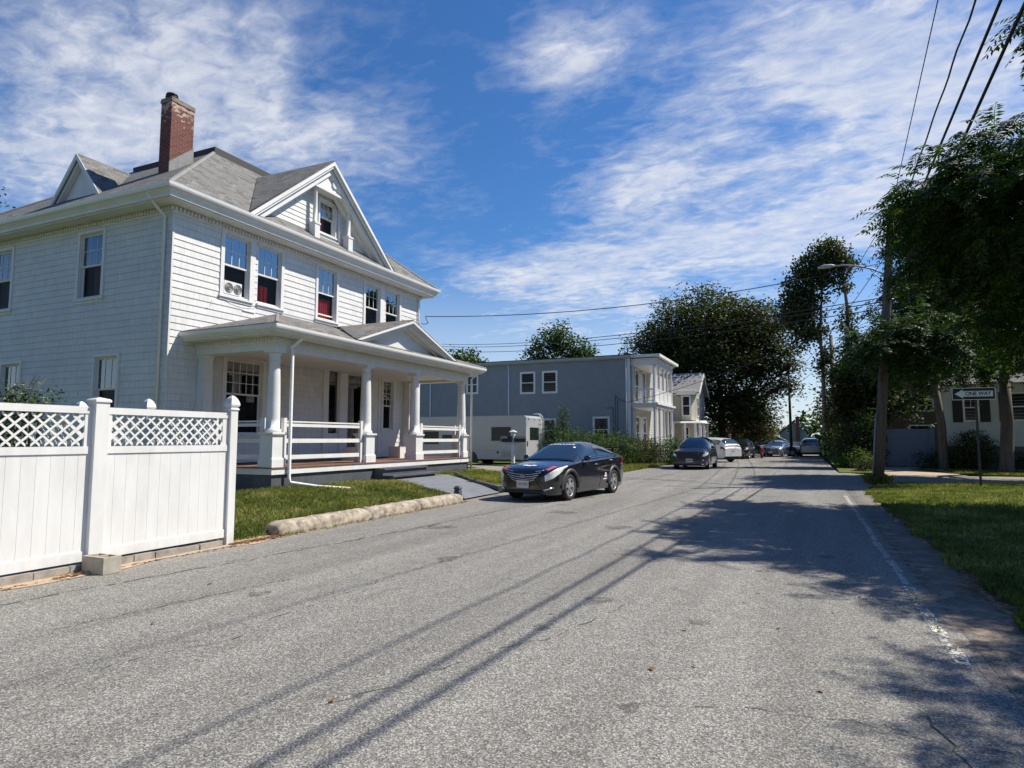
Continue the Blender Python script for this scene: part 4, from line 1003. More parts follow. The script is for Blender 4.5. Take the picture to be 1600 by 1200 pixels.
def car(name, label, cat, spec, loc, rotz, paint, group=None, front=True, detail=2, rim=None, plate=None):
    L = spec['L']; t = thing(name, label, cat, loc, group, rotz, local=True)
    P = {k: smooth_pts(spec[k], L, .05) for k in ('hw', 'top', 'sh', 'low')}; P['roof'] = smooth_pts(spec['roof'], L, .07)
    def low(x):
        z = interp(x, P['low'])
        for w in spec['wheels']:
            d = abs(x - w)
            if d < spec['arch']: z = max(z, spec['wr'] + math.sqrt(spec['arch'] ** 2 - d * d))
        return z
    def S(x, s):
        hw, zt, zs, zl_ = interp(x, P['hw']), interp(x, P['top']), interp(x, P['sh']), low(x)
        if s <= 1:
            z = zl_ + (zs - zl_) * s; k = (z - .60) / .40
            y = hw * (1 - .028 * k * k) - (.018 if z < .42 else 0) * min(1, (.42 - z) / .1) * 1.5
            y += .008 * math.exp(-((z - (zs - .12)) / .04) ** 2)
            return y, z
        a = (s - 1) * math.pi / 2; hw2 = hw * (1 - .028 * ((zs - .60) / .40) ** 2)
        return hw2 * max(math.cos(a), 0) ** .62, zs + (zt - zs) * math.sin(a) ** 1.0
    c0, c1 = spec['cab']
    def G(x, s):
        zs = interp(x, P['sh']) - .01; zr = max(interp(x, P['roof']), zs + .01); gb = interp(x, P['hw']) - .055
        zs = min(zs + .02, zr - .01)
        a = s * math.pi / 2; z = zs + (zr - zs) * math.sin(a) ** .72
        return gb * (1 - spec['tum'] * (z - zs) / .5) * max(math.cos(a), 0) ** .36, z
    def loft(F, xs, ss, m, nm, off=0.0, sides=(1, -1), parent=t, cap=False, lim=None):
        b = MB()
        for sg in sides:
            vs, fs = [], []
            for x_ in xs:
                for s_ in ss:
                    x, s = (x_, s_) if lim is None else lim(x_, s_)
                    y, z = F(x, s)
                    if off:
                        h = .01; y1, z1 = F(x, min(s + h, 2)); y0, z0 = F(x, max(s - h, 0)); ya, za = F(x + .02, s); yb, zb = F(x - .02, s)
                        ds = V3(0, y1 - y0, z1 - z0); dx = V3(.04, ya - yb, za - zb); n = np.cross(dx, ds); n /= np.linalg.norm(n) + 1e-9
                        if n[1] < -1e-6 and y > .05: n = -n
                        if n[2] < 0 and abs(n[1]) < .3: n = -n
                        vs.append((x + n[0] * off, sg * (y + n[1] * off), z + n[2] * off))
                    else: vs.append((x, sg * y, z))
            m_ = len(ss)
            for i in range(len(xs) - 1):
                for j in range(m_ - 1):
                    f = (i * m_ + j, i * m_ + j + 1, (i + 1) * m_ + j + 1, (i + 1) * m_ + j); fs.append(f if sg < 0 else f[::-1])
            b.add(vs, fs, True)
        if cap:
            for x in (xs[0], xs[-1]):
                q = [(x,) + F(x, s) for s in ss]; q = q + [(p[0], -p[1], p[2]) for p in q[::-1]]
                b.poly(q if x == xs[-1] else q[::-1])
        return b.build(nm, m, parent)
    xs = sorted(set(np.round(np.concatenate([np.linspace(0, .25, 9), np.linspace(.25, L - .25, 84), np.linspace(L - .25, L, 8)] + [np.linspace(w - spec['arch'], w + spec['arch'], 25) for w in spec['wheels']]), 4)))
    ss = [0, .08, .18, .3, .45, .6, .72, .8, .86, .92, 1, 1.06, 1.12, 1.2, 1.3, 1.45, 1.6, 1.8, 2.0]
    body = loft(S, xs, ss, paint, 'body', cap=True)
    xg = np.linspace(c0, c1, 44); sg_ = [0, .03, .08, .2, .35, .5, .6, .7, .8, .9, 1]
    loft(G, xg, sg_, paint, 'cabin')
    # glass
    a, c = spec['ws']; u01 = np.linspace(0, 1, 10)
    loft(G, u01, u01, m_carglass, 'windscreen', .006, lim=lambda u, v: (a + (c - a) * u, (.50 - .03 * u) + (.50 + .03 * u) * v))
    a2, c2 = spec['rw']; loft(G, u01, u01, m_carglass, 'rear_window', .006, lim=lambda u, v: (a2 + (c2 - a2) * u, .46 + .54 * v))
    s0, s1 = spec['side']; mid = (s0 + s1) / 2 - .08
    def sidewin(xa, xb, fa, fb):
        def lm(u, v):
            x = xa + (xb - xa) * u
            hi = .50 - .02; e = 1.0
            zr = interp(x, P['roof']); zs = interp(x, P['sh'])
            e = min(1, max(.05, (zr - zs - .10) / .30))
            lo = .075; return x, lo + (hi * (.72 + .28 * e) - lo) * v
        return lm
    for xa, xb in ((s0, mid - .03), (mid + .03, s1)):
        for sd, nm in ((1, 'side_window'), (-1, 'side_window')): loft(G, u01, np.linspace(0, 1, 7), m_carglass, nm, .006, sides=(sd,), lim=sidewin(xa, xb, 0, 0))
    # dark underside and wheel housings
    b = MB(); b.box(.35, -interp(1, P['hw']) + .16, .19, L - .35, interp(1, P['hw']) - .16, .62)
    for w in spec['wheels']: b.box(w - spec['arch'] - .03, -.90, .35, w + spec['arch'] + .03, -.40, .80); b.box(w - spec['arch'] - .03, .40, .35, w + spec['arch'] + .03, .90, .80)
    for i in range(len(b.v)):
        x, y, z = b.v[i]; mx = interp(x, P['hw']) - .06; b.v[i] = (x, max(-mx, min(mx, y)), min(z, interp(x, P['sh']) - .06))
    b.build('underbody', m_black, t)
    if detail > 1:     # door seams and sill trim
        b = MB()
        def seam(F, pts, r=.004):
            q = []
            for x, s in pts:
                y, z = F(x, s); q.append((x, y + .001, z))
            b.tube(q, r, 4, False); b.tube([(p[0], -p[1], p[2]) for p in q], r, 4, False)
        for x in (spec['wheels'][0] + .52, mid, spec['wheels'][1] - .40 if spec is SEDAN else s1 - .3): seam(S, [(x + (0.02 * s), s) for s in np.linspace(.06, 1, 12)])
        seam(S, [(x, .07) for x in np.linspace(spec['wheels'][0] + .52, spec['wheels'][1] - .44, 20)])
        seam(S, [(.35 + .9 * v, 1.22 - .0 * v) for v in np.linspace(0, 1, 12)])
        b.build('panel_gaps', m_black, t)
        b = MB(); pts = []
        for x in np.linspace(1.55, s1, 26):
            y, z = G(x, .05); pts.append((x, y + .004, z))
        b.tube(pts, .008, 5); b.tube([(p[0], -p[1], p[2]) for p in pts], .008, 5); b.build('belt_trim', m_chrome, t)
    for x in (mid - .28, s1 - .42 if spec is SEDAN else mid + .72):
        for sd in (1, -1):
            y, z = S(x, .90); b = MB(); b.tube([(x - .10, sd * (y + .00), z), (x - .08, sd * (y + .03), z), (x + .08, sd * (y + .03), z), (x + .10, sd * (y + .0), z)], .012, 6); b.build('door_handle', m_chrome, t)
    for sd in (1, -1):   # mirrors
        x = s0 + .06; y, z = G(x, .04); b = MB()
        vs, fs = [], []
        for i in range(7):
            th = math.pi * i / 6 - math.pi / 2
            for k in range(10):
                ph = 2 * math.pi * k / 10; vs.append((x + .06 * math.cos(th) * math.cos(ph) - .02, sd * (y + .14 + .10 * math.sin(th)), z + .07 + .075 * math.cos(th) ** .6 * math.sin(ph) if math.cos(th) > 0 else z + .07))
        for i in range(6):
            for k in range(10): fs.append((i * 10 + k, i * 10 + (k + 1) % 10, (i + 1) * 10 + (k + 1) % 10, (i + 1) * 10 + k))
        b.add(vs, fs, True); b.tube([(x, sd * (y - .01), z + .02), (x, sd * (y + .08), z + .04)], .018, 6); b.build('wing_mirror', paint, t)
    # lamps
    if spec is SEDAN: hl = lambda u, v: (.04 + .74 * u, (.70 + .34 * u) + (.62 - .46 * u) * (1 - .35 * (1 - u) * abs(2 * u - 1)) * v); tl = lambda u, v: (4.35 + .42 * u, .80 + (.26) * v)
    else: hl = lambda u, v: (.03 + .42 * u, (.78 + .06 * u) + (.28 - .12 * u) * v); tl = lambda u, v: (4.40 + .34 * u, .80 + (.22) * v)
    for sd in (1, -1):
        loft(S, np.linspace(0, 1, 14), np.linspace(0, 1, 6), m_headlamp, 'headlight', .007, sides=(sd,), lim=hl)
        loft(S, u01, np.linspace(0, 1, 5), m_taillamp, 'tail_light', .007, sides=(sd,), lim=tl)
    # front: grille, lower intake; plates
    def nose(y, z):    # x of the front surface at this y, z (search)
        for x in np.linspace(0, .9, 181):
            if interp(x, P['hw']) >= abs(y) and interp(x, P['top']) >= z: return x
        return .9
    def bar(b, z, w, r, n=15, out=.012, sag=.0): 
        b.tube([(nose(w * (2 * i / (n - 1) - 1), z) - out, w * (2 * i / (n - 1) - 1), z - sag * (1 - (2 * i / (n - 1) - 1) ** 2)) for i in range(n)], r, 6)
    zt = spec['top'][0][1]
    b = MB(); q = []
    g0, g1, gw0, gw1 = (.53, .78, .34, .60) if spec is SEDAN else (.55, .90, .55, .70)
    rows = 7
    for j in range(rows + 1):
        z = g0 + (g1 - g0) * j / rows; w = gw0 + (gw1 - gw0) * j / rows; q.append([(nose(w * (2 * i / 16 - 1) * 1.0, z) - .010, w * (2 * i / 16 - 1), z - (.05 if spec is SEDAN else 0) * (1 - (2 * i / 16 - 1) ** 2)) for i in range(17)])
    vs = [p for r_ in q for p in r_]; fs = [(j * 17 + i, j * 17 + i + 1, (j + 1) * 17 + i + 1, (j + 1) * 17 + i) for j in range(rows) for i in range(16)]
    b.add(vs, [f[::-1] for f in fs]); gr = b.build('grille', m_black, t)
    b = MB()
    if spec is SEDAN:
        for j in range(5): z = g0 + .02 + (g1 - g0 - .02) * j / 4; bar(b, z, (gw0 + (gw1 - gw0) * (z - g0) / (g1 - g0)) * .96, .010 if j < 4 else .013, out=.022, sag=.06)
        b.tube([(nose(0, .64) - .045, .05 * math.cos(a * .5236), .62 + .03 * math.sin(a * .5236)) for a in range(13)], .007, 5)
    else:
        for j in range(5): z = g0 + .05 + (g1 - g0 - .08) * j / 4; bar(b, z, .5, .008, out=.02)
        bar(b, g0 - .06, .75, .022, out=.03)
    b.build('grille_bars', m_chrome if spec is SEDAN else m_darkchrome, gr)
    b = MB(); bar(b, .25, .62 if spec is SEDAN else .7, .055, out=.0); b.build('lower_intake', m_black, t)
    if spec is SEDAN:
        for sd in (1, -1):
            b = MB()
            b.tube([(nose(.55, .30) - .02, sd * .52, .27), (nose(.68, .30) - .015, sd * .66, .32), (nose(.80, .34) - .01, sd * .79, .36)], .022, 6); b.build('fog_light_trim', m_chrome, t)
            b = MB(); b.tube([(nose(.40, .50) - .008, sd * .40, .50), (nose(.50, .36) - .008, sd * .50, .36), (nose(.52, .26) - .008, sd * .52, .26)], .009, 5); b.build('bumper_crease', m_flare0, t)
    # number plates
    fz = .43 if spec is SEDAN else .48
    b = MB(); x = nose(0, fz) - .02; b.box(x - .01, -.18, fz - .09, x, .18, fz + .09); pf = b.build('number_plate', m_plate, t)
    if plate: text_mesh('plate_number', plate, .095, m_platered, pf, Matrix.Translation((x - .0125, 0, fz)) @ Matrix(((0, 0, -1, 0), (-1, 0, 0, 0), (0, 1, 0, 0), (0, 0, 0, 1))), .001, .82)
    zr_ = .82 if spec is SEDAN else .86
    b = MB(); b.box(L - .045, -.155, zr_ - .08, L + .012, .155, zr_ + .08); b.build('number_plate', m_plate, t)
    for w in spec['wheels']:
        for sd in (1, -1):
            yo = interp(w, P['hw']) - .015; R0 = spec['wr']; b = MB()
            rev_y(b, w, R0, [(R0 * .62, yo - .20), (R0 * .97, yo - .21), (R0, yo - .18), (R0, yo - .03), (R0 * .965, yo - .005), (R0 * .80, yo), (R0 * .69, yo - .012), (R0 * .67, yo - .03), (R0 * .62, yo - .10)], 36, sd)
            wh = b.build('wheel', m_rubber, t)
            b = MB()
            rev_y(b, w, R0, [(R0 * .69, yo - .012), (R0 * .67, yo - .012), (R0 * .64, yo - .03), (R0 * .62, yo - .10)], 32, sd)
            rev_y(b, w, R0, [(.0, yo - .028), (.05, yo - .03), (.065, yo - .05)], 16, sd)
            ns = 5 if spec is SEDAN else 6
            for k in range(ns):
                for da in (-.13, .13):
                    an = 2 * math.pi * k / ns + math.pi / 2; r0, r1 = .04, R0 * .665
                    d0 = V3(math.cos(an + da * .6), 0, math.sin(an + da * .6)); d1 = V3(math.cos(an + da * 1.5), 0, math.sin(an + da * 1.5)); cc = V3(w, 0, R0); tn = V3(-math.sin(an), 0, math.cos(an))
                    wd0, wd1 = .022, .026
                    f_ = [cc + d0 * r0 - tn * wd0 + (0, sd * (yo - .030), 0), cc + d1 * r1 - tn * wd1 + (0, sd * (yo - .018), 0), cc + d1 * r1 + tn * wd1 + (0, sd * (yo - .018), 0), cc + d0 * r0 + tn * wd0 + (0, sd * (yo - .030), 0)]
                    b.hexa([p - V3(0, sd * .03, 0) for p in f_], f_)
            b.build('rim', rim or m_alloy, wh)
            b = MB(); rev_y(b, w, R0, [(.0, yo - .11), (R0 * .62, yo - .11)], 20, sd); b.build('brake_disc', m_black, wh)
    t['_len'] = L
    return t, S, G, loft, nose
m_flare0 = mat('satin_trim', (.06, .06, .065), .35)
def paint_mat(name, c, rough=.25, metal=.0, flake=0):
    m = mat(name, c, rough, metal, .5, 1.0); return m
m_headlamp = mat('headlamp_plastic', (.80, .77, .70), .15, .15, .8, .8); m_taillamp = mat('tail_lamp_red', (.25, .008, .008), .15, 0, .7, .5)
m_darkchrome = mat('dark_chrome', (.10, .10, .12), .25, 1.0); m_plate = mat('plate_white', (.62, .60, .60), .5); m_platered = mat('plate_lettering', (.25, .02, .04), .6)
p_black = paint_mat('black_blue_paint', (.006, .007, .012), .22)
p_navy = paint_mat('dark_navy_paint', (.012, .016, .040), .25); p_white = paint_mat('white_car_paint', (.70, .71, .72), .3); p_blk = paint_mat('plain_black_paint', (.008, .008, .009), .25)
p_steel = paint_mat('steel_blue_paint', (.16, .20, .27), .3, .3); p_silver = paint_mat('silver_paint', (.42, .42, .42), .3, .5); p_red = paint_mat('red_paint', (.45, .02, .02), .35)
CAR = car('sedan', 'black sedan with pink hood patches and white windscreen banner parked beside the path', 'car', SEDAN, (-6.60, 15.25, 0), math.atan2(2.76, .40), p_black, plate='5YF W70')
t, S_, G_, loft_, nose_ = CAR; t.scale = (1.0, 1.0, 1.04)
m_bannerw = mat('white_vinyl_lettering', (.80, .80, .82), .5); m_pink = mat('faded_pink_vinyl', (.42, .08, .13), .5); m_flare = mat('grey_arch_flare', (.055, .055, .06), .45)
# wheel arch flares (part) round each arch on both sides
for w in SEDAN['wheels']:
    for sd in (1, -1):
        b = MB(); pts = []
        for i in range(21):
            a = math.pi * i / 20 * 1.06 - .1; x = w + .425 * math.cos(a); z = .335 + .425 * math.sin(a); pts.append((x, sd * (interp(x, SEDAN['hw']) + .004), max(z, .2)))
        vs, fs = [], []
        for i, (x, y, z) in enumerate(pts):
            k = .385 / .425
            vs += [(w + (x - w) * 1.10, y - sd * .012, .335 + (z - .335) * 1.10), (w + (x - w) * 1.04, y + sd * .02, .335 + (z - .335) * 1.04), (w + (x - w) * .93, y + sd * .022, .335 + (z - .335) * .93), (w + (x - w) * .93, y - sd * .05, .335 + (z - .335) * .93)]
        for i in range(20):
            for j in range(3): f = (i * 4 + j, i * 4 + j + 1, (i + 1) * 4 + j + 1, (i + 1) * 4 + j); fs.append(f if sd < 0 else f[::-1])
        b.add(vs, fs, True); b.build('arch_flare', m_flare, t)
# hood decals, a small winged emblem, windscreen banner, sticker
for sd, (xa, xb, sa, sb_) in ((-1, (.14, .46, 1.40, 1.56)), (1, (.14, .46, 1.40, 1.56))):
    loft_(S_, np.linspace(0, 1, 8), np.linspace(0, 1, 8), m_pink, 'hood_decal', .004, sides=(sd,), lim=lambda u, v, xa=xa, xb=xb, sa=sa, sb_=sb_: (xa + (xb - xa) * u, sa + (sb_ - sa) * v))
def onhood(x, y):
    best = min(np.linspace(1, 2, 101), key=lambda s: abs(S_(x, s)[0] - abs(y))); return (x, y, S_(x, best)[1] + .012)
b = MB()
wing = [(0, .0), (.06, .012), (.12, -.02), (.20, -.012), (.28, .01), (.20, .03), (.12, .025), (.06, .045), (0, .05)]
for sd in (1, -1):
    q = [onhood(.36 - dy * 1.6, sd * u * .8) for u, dy in wing]; b.poly(q if sd > 0 else q[::-1])
b.build('hood_emblem', m_bannerw, t)
b = MB(); 
for i in range(9):
    u = -.40 + .1 * i; bump_ = .02 * math.sin(i * 2.1)
    def ws(x, y):
        best = min(np.linspace(.5, 1, 81), key=lambda s: abs(G_(x, s)[0] - abs(y))); return V3(x, y, G_(x, best)[1]) + V3(-.012, 0, .010)
    xa = 2.13 + .05 * abs(u); q = [ws(xa, u), ws(xa, u + .085), ws(xa + .05 + bump_, u + .095), ws(xa + .035 - bump_, u + .01)]; b.poly(q)
b.build('banner', m_bannerw, t)
b = MB(); q = [ws(1.98, -.50), ws(1.98, -.43), ws(2.04, -.43), ws(2.04, -.50)]; b.poly(q); b.build('inspection_sticker', m_bannerw, t)
b = MB(); 
for sd in (-1,):
    for k, (x0, z0, w_, h_) in enumerate(((2.98, .50, .16, .05), (3.02, .56, .09, .05), (2.9, .43, .22, .03))): y = S_(x0, .5)[0] + .012; b.hexa([(x0, sd * y, z0), (x0 + w_, sd * y, z0 + .01), (x0 + w_, sd * (y - .004), z0 + .01), (x0, sd * (y - .004), z0)][::-1], [(x0, sd * y, z0 + h_), (x0 + w_, sd * y, z0 + h_), (x0 + w_, sd * (y - .004), z0 + h_), (x0, sd * (y - .004), z0 + h_)][::-1])
b.build('door_sticker', m_bannerw, t)
b = MB()    # tall rear wing
b.hexa([(4.42, -.78, 1.26), (4.70, -.78, 1.24), (4.70, .78, 1.24), (4.42, .78, 1.26)], [(4.42, -.78, 1.29), (4.72, -.78, 1.275), (4.72, .78, 1.275), (4.42, .78, 1.29)])
for sd in (1, -1): b.box(4.40, sd * .78, 1.18, 4.76, sd * .80, 1.33); b.box(4.5, sd * .5, 1.08, 4.62, sd * .47, 1.26)
b.build('rear_wing', p_blk, t)
ps = thing  # (kept short)
car('suv', 'dark navy suv facing the camera beside the hedge', 'car', SUV, (-5.48, 34.6, 0), R(90), p_navy, 'cars parked along the left kerb')
car('suv', 'white suv parked with its tail towards the road behind the navy suv', 'car', SUV, (-8.2, 49.6, 0), R(-37), p_white, 'cars parked along the left kerb')
car('suv', 'black suv behind the white suv under the big tree', 'car', SUV, (-5.0, 54.5, 0), R(86), p_blk, 'cars parked along the left kerb')
car('sedan', 'steel blue car with a pale hood beyond the black suv', 'car', SEDAN, (-2.7, 62.0, 0), R(80), p_steel, 'cars parked along the left kerb')
car('sedan', 'low black sedan seen side on, pointing right, before the far white fence', 'car', SEDAN, (.2, 66.2, 0), R(165), p_blk, 'cars parked along the left kerb')
car('suv', 'silver suv seen from behind at the end of the road', 'car', SUV, (.62, 68.6, 0), R(-90), p_silver)
# red scooter
t = thing('scooter', 'small red and white scooter standing at the far left kerb', 'scooter', (-3.2, 57.6, 0)); SCX = 0
b = MB(); b.tube([(-3.2, 57.6, .25), (-3.2, 57.7, .7), (-3.2, 57.8, 1.05)], .10, 8); b.box(-3.36, 57.7, .35, -3.04, 58.5, .75); b.build('body', p_red, t)
b = MB(); b.tube([(-3.5, 57.7, 1.05), (-2.9, 57.7, 1.05)], .03, 6); b.tube([(-3.2, 57.55, .95), (-3.2, 57.62, .95)], .10, 10); b.build('handlebar', m_metalw, t)
for y in (57.55, 58.6):
    b = MB(); b.tube([(-3.26, y, .24), (-3.14, y, .24)], .24, 16); b.build('wheel', m_rubber, t)

# motorhome
m_paned = mat('dark_window_pane', (.012, .014, .016), .12, 0, .35)
RVX, RVY0, RVY1 = -14.1, 33.0, 35.4
t = thing('motorhome', 'white motorhome parked in the driveway with its rear to the road', 'motorhome', (-18, 34.2, 0))
m_rv = worn('motorhome_white', (.38, .395, .41), .06, .3, 1.2); m_rvrear = m_rv
prof = [(-21.9, .45), (RVX - .03, .45), (RVX, .48), (RVX, 2.80), (RVX - .12, 2.92), (-22.0, 2.92), (-22.4, 2.6), (-22.4, 2.1), (-21.9, 1.9)]
b = MB(); b.slab([(x, RVY0, z) for x, z in prof], (0, RVY1 - RVY0, 0)); body = b.build('body', m_rv, t)
b = MB(); b.slab([(-23.6, RVY0 + .2, .45), (-21.9, RVY0 + .2, .45), (-21.9, RVY0 + .2, 1.9), (-22.7, RVY0 + .2, 1.8), (-23.1, RVY0 + .2, 1.25), (-23.7, RVY0 + .2, 1.1)], (0, 2.0, 0)); b.build('cab', m_rv, t)
def rvwin(x0, x1, z0, z1):
    b = MB(); b.box(x0, RVY0 - .02, z0, x1, RVY0 - .0, z1); b.build('window', m_paned, t)
rvwin(-16.25, -15.04, 1.50, 2.28); rvwin(-20.75, -19.75, 1.30, 2.05); rvwin(-19.5, -18.85, 1.45, 1.85)
b = MB(); b.box(RVX + .0, 33.55, 1.56, RVX + .02, 34.85, 2.26); b.build('window', m_carglass, t)
b = MB(); b.box(-21.8, RVY0 - .012, .95, RVX, RVY0 - .001, .97); b.box(-15.6, RVY0 - .02, .6, -14.9, RVY0 - .001, .9); b.build('side_trim', worn('rv_grey_trim', (.30, .31, .33), .1), t)
b = MB(); b.tube([(-15.84, RVY0 - .02, .84), (-15.84, RVY0 - .0, .84)], .07, 14); b.build('fuel_cap', m_black, t)
b = MB()
for yy in (35.0, 35.3): b.tube([(RVX + .10, yy, .9), (RVX + .10, yy, 2.9), (RVX - .05, yy, 3.08), (RVX - .4, yy, 3.08)], .018, 6)
for z in (1.1, 1.4, 1.7, 2.0, 2.3, 2.6): b.tube([(RVX + .10, 35.0, z), (RVX + .10, 35.3, z)], .016, 6)
b.build('ladder', m_metalw, t)
b = MB(); b.box(RVX - .1, RVY0 + .02, .30, RVX + .10, RVY1 - .02, .50); b.build('bumper', worn('rv_bumper', (.35, .35, .36), .1), t)
for sd, z in ((33.12, 1.2), (35.15, .75)):
    b = MB(); b.box(RVX, sd, z, RVX + .025, sd + .12, z + .28); b.build('tail_light', m_taillamp, t)
for x in (-17.6, -22.6):
    for y0_ in (RVY0 + .02, RVY1 - .27):
        b = MB(); b.tube([(x, y0_, .38), (x, y0_ + .25, .38)], .38, 20); b.build('wheel', m_rubber, t)
b = MB(); b.tube([(-17.6, RVY0 - .004, .46), (-17.6, RVY0 + .02, .46)], .46, 24); b.build('wheel_arch', m_black, t)
b = MB()
for yy in (33.4, 34.2, 35.0): b.box(RVX, yy - .05, 2.70, RVX + .03, yy + .05, 2.74)
b.build('marker_light', m_black, t)

# ================================================================ OTHER HOUSES
def simple_win(pl, u0, u1, z0, z1, parent, trim, casing=.11, shut=None, cols=1, rows=1):
    f = MB()
    for a, c, za, zb in ((u0 - casing, u0, z0 - casing, z1 + casing), (u1, u1 + casing, z0 - casing, z1 + casing), (u0, u1, z1, z1 + casing), (u0, u1, z0 - casing, z0)): pl.box(f, a, c, za, zb, 0.018, .06)
    zm = (z0 + z1) / 2; pl.box(f, u0, u1, zm - .03, zm + .03, 0.0, .045)
    for i in range(1, cols): u = u0 + (u1 - u0) * i / cols; pl.box(f, u - .012, u + .012, zm + .03, z1, .0, .04)
    w = f.build('window', trim, parent)
    g = MB(); pl.box(g, u0, u1, z0, z1, .0, .022); g.build('pane', m_paned, w)
    if shut:
        for a, c in ((u0 - casing - .42, u0 - casing - .02), (u1 + casing + .02, u1 + casing + .42)):
            s = MB(); pl.box(s, a, c, z0 - .1, z1 + .1, .018, .05); 
            z = z0
            while z < z1: pl.box(s, a + .05, c - .05, z, z + .03, .05, .058); z += .07
            s.build('shutter', m_black, parent)
    return w
# slate blue two-family house
t = thing('blue_house', 'flat roofed slate blue two storey house with white stacked corner porches', 'house', (-20, 45, 0))
gx0, gx1, gy0, gy1 = -36.0, -9.95, 40.1, 52.0
gs_ = Pl((0, gy0, 0), (1, 0, 0), (0, -1, 0)); ge = Pl((gx1, 0, 0), (0, 1, 0), (1, 0, 0)); gn = Pl((0, gy1, 0), (-1, 0, 0), (0, 1, 0)); gwst = Pl((gx0, 0, 0), (0, -1, 0), (-1, 0, 0))
for nm, pl, a, c, mm in (('side_wall', gs_, gx0, gx1, m_bluewall), ('front_wall', ge, gy0, gy1, siding_mat('grey_porch_wall', (.50, .49, .46), False)), ('rear_wall', gn, -gx1, -gx0, m_bluewall), ('rear_wall', gwst, -gy1, -gy0, m_bluewall)):
    b = MB(); siding(b, pl, a, c, .55, 6.72, .14, lip=.02); b.build(nm, mm, t)
b = MB(); b.box(gx0 + .03, gy0 + .03, 0, gx1 - .03, gy1 - .03, .55); b.build('foundation', m_conc, t)
b = MB(); b.box(gx0 - .2, gy0 - .25, 6.78, gx1 + .22, gy1 + .2, 6.93); b.box(gx0 - .12, gy0 - .15, 6.72, gx1 + .1, gy1 + .1, 6.78); b.build('roof_edge', worn('grey_fascia', (.34, .36, .38), .1), t)
b = MB(); b.box(gx0 - .22, gy0 - .27, 6.93, gx1 + .24, gy1 + .22, 6.98); b.build('roof', m_roofdark, t)
for u0, u1, z0, z1 in ((-17.42, -16.55, 4.78, 6.05), (-15.80, -14.95, 4.78, 6.05), (-21.6, -20.9, 4.9, 6.0), (-15.75, -15.05, 1.5, 2.85), (-12.28, -11.4, 1.5, 2.92), (-28, -27.2, 4.8, 6.0)):
    simple_win(gs_, u0, u1, z0, z1, t, m_white, .13)
for x in (-18.4, -10.15, -24.7):
    b = MB(); b.tube([(x, gy0 - .06, 6.8), (x, gy0 - .06, .3)], .045, 6); b.build('downspout', m_metalw, t)
b = MB(); b.box(gx1 - .14, gy0 - .03, .55, gx1 + .03, gy0 + .0, 6.72); b.build('corner_board', m_white, t)
b = MB()
for x0_, z0_, z1_ in ((-10.9, 1.6, 4.4), (-10.75, 1.6, 4.1), (-11.05, 1.6, 3.6)): b.tube([(x0_, gy0 - .03, z0_), (x0_, gy0 - .03, z1_)], .025, 6)
b.tube([(-11.5, gy0 - .03, 3.6), (-11.05, gy0 - .03, 3.6)], .02, 6); b.box(-11.15, gy0 - .14, 1.5, -10.6, gy0 - .02, 1.95); b.tube([(-10.9, gy0 - .03, 4.4), (-10.6, gy0 - .06, 4.1), (-10.0, gy0 - .10, 3.9)], .02, 6)
b.build('service_conduit', mat('conduit_grey', (.09, .10, .12), .6), t)
for z0, z1 in ((4.05, 6.2), (1.0, 3.1)):
    for u0, u1 in ((41.5, 42.3), (43.6, 44.4)):
        simple_win(ge, u0, u1, z0, z1 - .1, t, m_white, .14)
qx, qy0, qy1 = -8.35, 40.35, 46.3
def deckslab(z, th, o=.0): 
    b = MB(); b.box(gx1 + .02, qy0 - o, z, qx + o, qy1 + o, z + th); return b
b = deckslab(.85, .12, .05); b.box(gx1 + .02, qy0, 0, qx, qy1, .85) ; b.build('porch_floor', m_white, t)
b = deckslab(3.58, .20, .02); b.box(gx1 + .02, qy0 - .12, 3.78, qx + .14, qy1 + .12, 3.90); b.build('balcony_floor', m_white, t)
b = deckslab(6.30, .35, .0); b.box(gx1 + .02, qy0 - .10, 6.65, qx + .10, qy1 + .10, 6.72); b.box(gx1 + .25, qy0 - .3, 6.78, qx + .35, qy1 + .35, 6.95); b.build('porch_roof', m_white, t)
for z0, z1 in ((.97, 3.58), (3.90, 6.30)):
    for y in (qy0 + .12, qy0 + .42, 42.0, 43.4, 44.7, qy1 - .12):
        b = MB(); b.lathe(qx - .12, y, [(.11, z0), (.11, z0 + .12), (.085, z0 + .2), (.075, z1 - .15), (.11, z1)], 10); b.build('porch_column', m_white, t)
    b = MB(); b.lathe(gx1 + .12, qy0 + .12, [(.09, z0), (.08, z1)], 8); b.build('porch_column', m_white, t)
b = MB()
b.box(gx1 + .05, qy0 + .08, 4.72, qx - .1, qy0 + .14, 4.80); b.box(gx1 + .05, qy0 + .08, 3.98, qx - .1, qy0 + .14, 4.04)
x = gx1 + .12
while x < qx - .15: b.box(x, qy0 + .09, 4.04, x + .04, qy0 + .13, 4.72); x += .15
b.box(qx - .14, qy0 + .1, 4.72, qx - .08, qy1 - .1, 4.80); b.box(qx - .14, qy0 + .1, 3.98, qx - .08, qy1 - .1, 4.04)
y = qy0 + .2
while y < qy1 - .15: b.box(qx - .13, y, 4.04, qx - .10, y + .085, 4.72); y += .10
b.build('balcony_railing', m_white, t)
b = MB(); b.box(qx - .14, 42.1, 1.62, qx - .08, 44.6, 1.68)
b.build('porch_railing', m_white, t)
for z0 in (.97, 3.9):
    b = MB(); ge.box(b, 42.6, 43.4, z0, z0 + 2.1, .02, .05); b.build('door', m_white, t)
b = MB()
for i in range(4): b.box(qx, 44.8, .0, qx + .3 * (4 - i), 46.2, .21 * (i + 1))
b.build('porch_steps', m_conc, t)

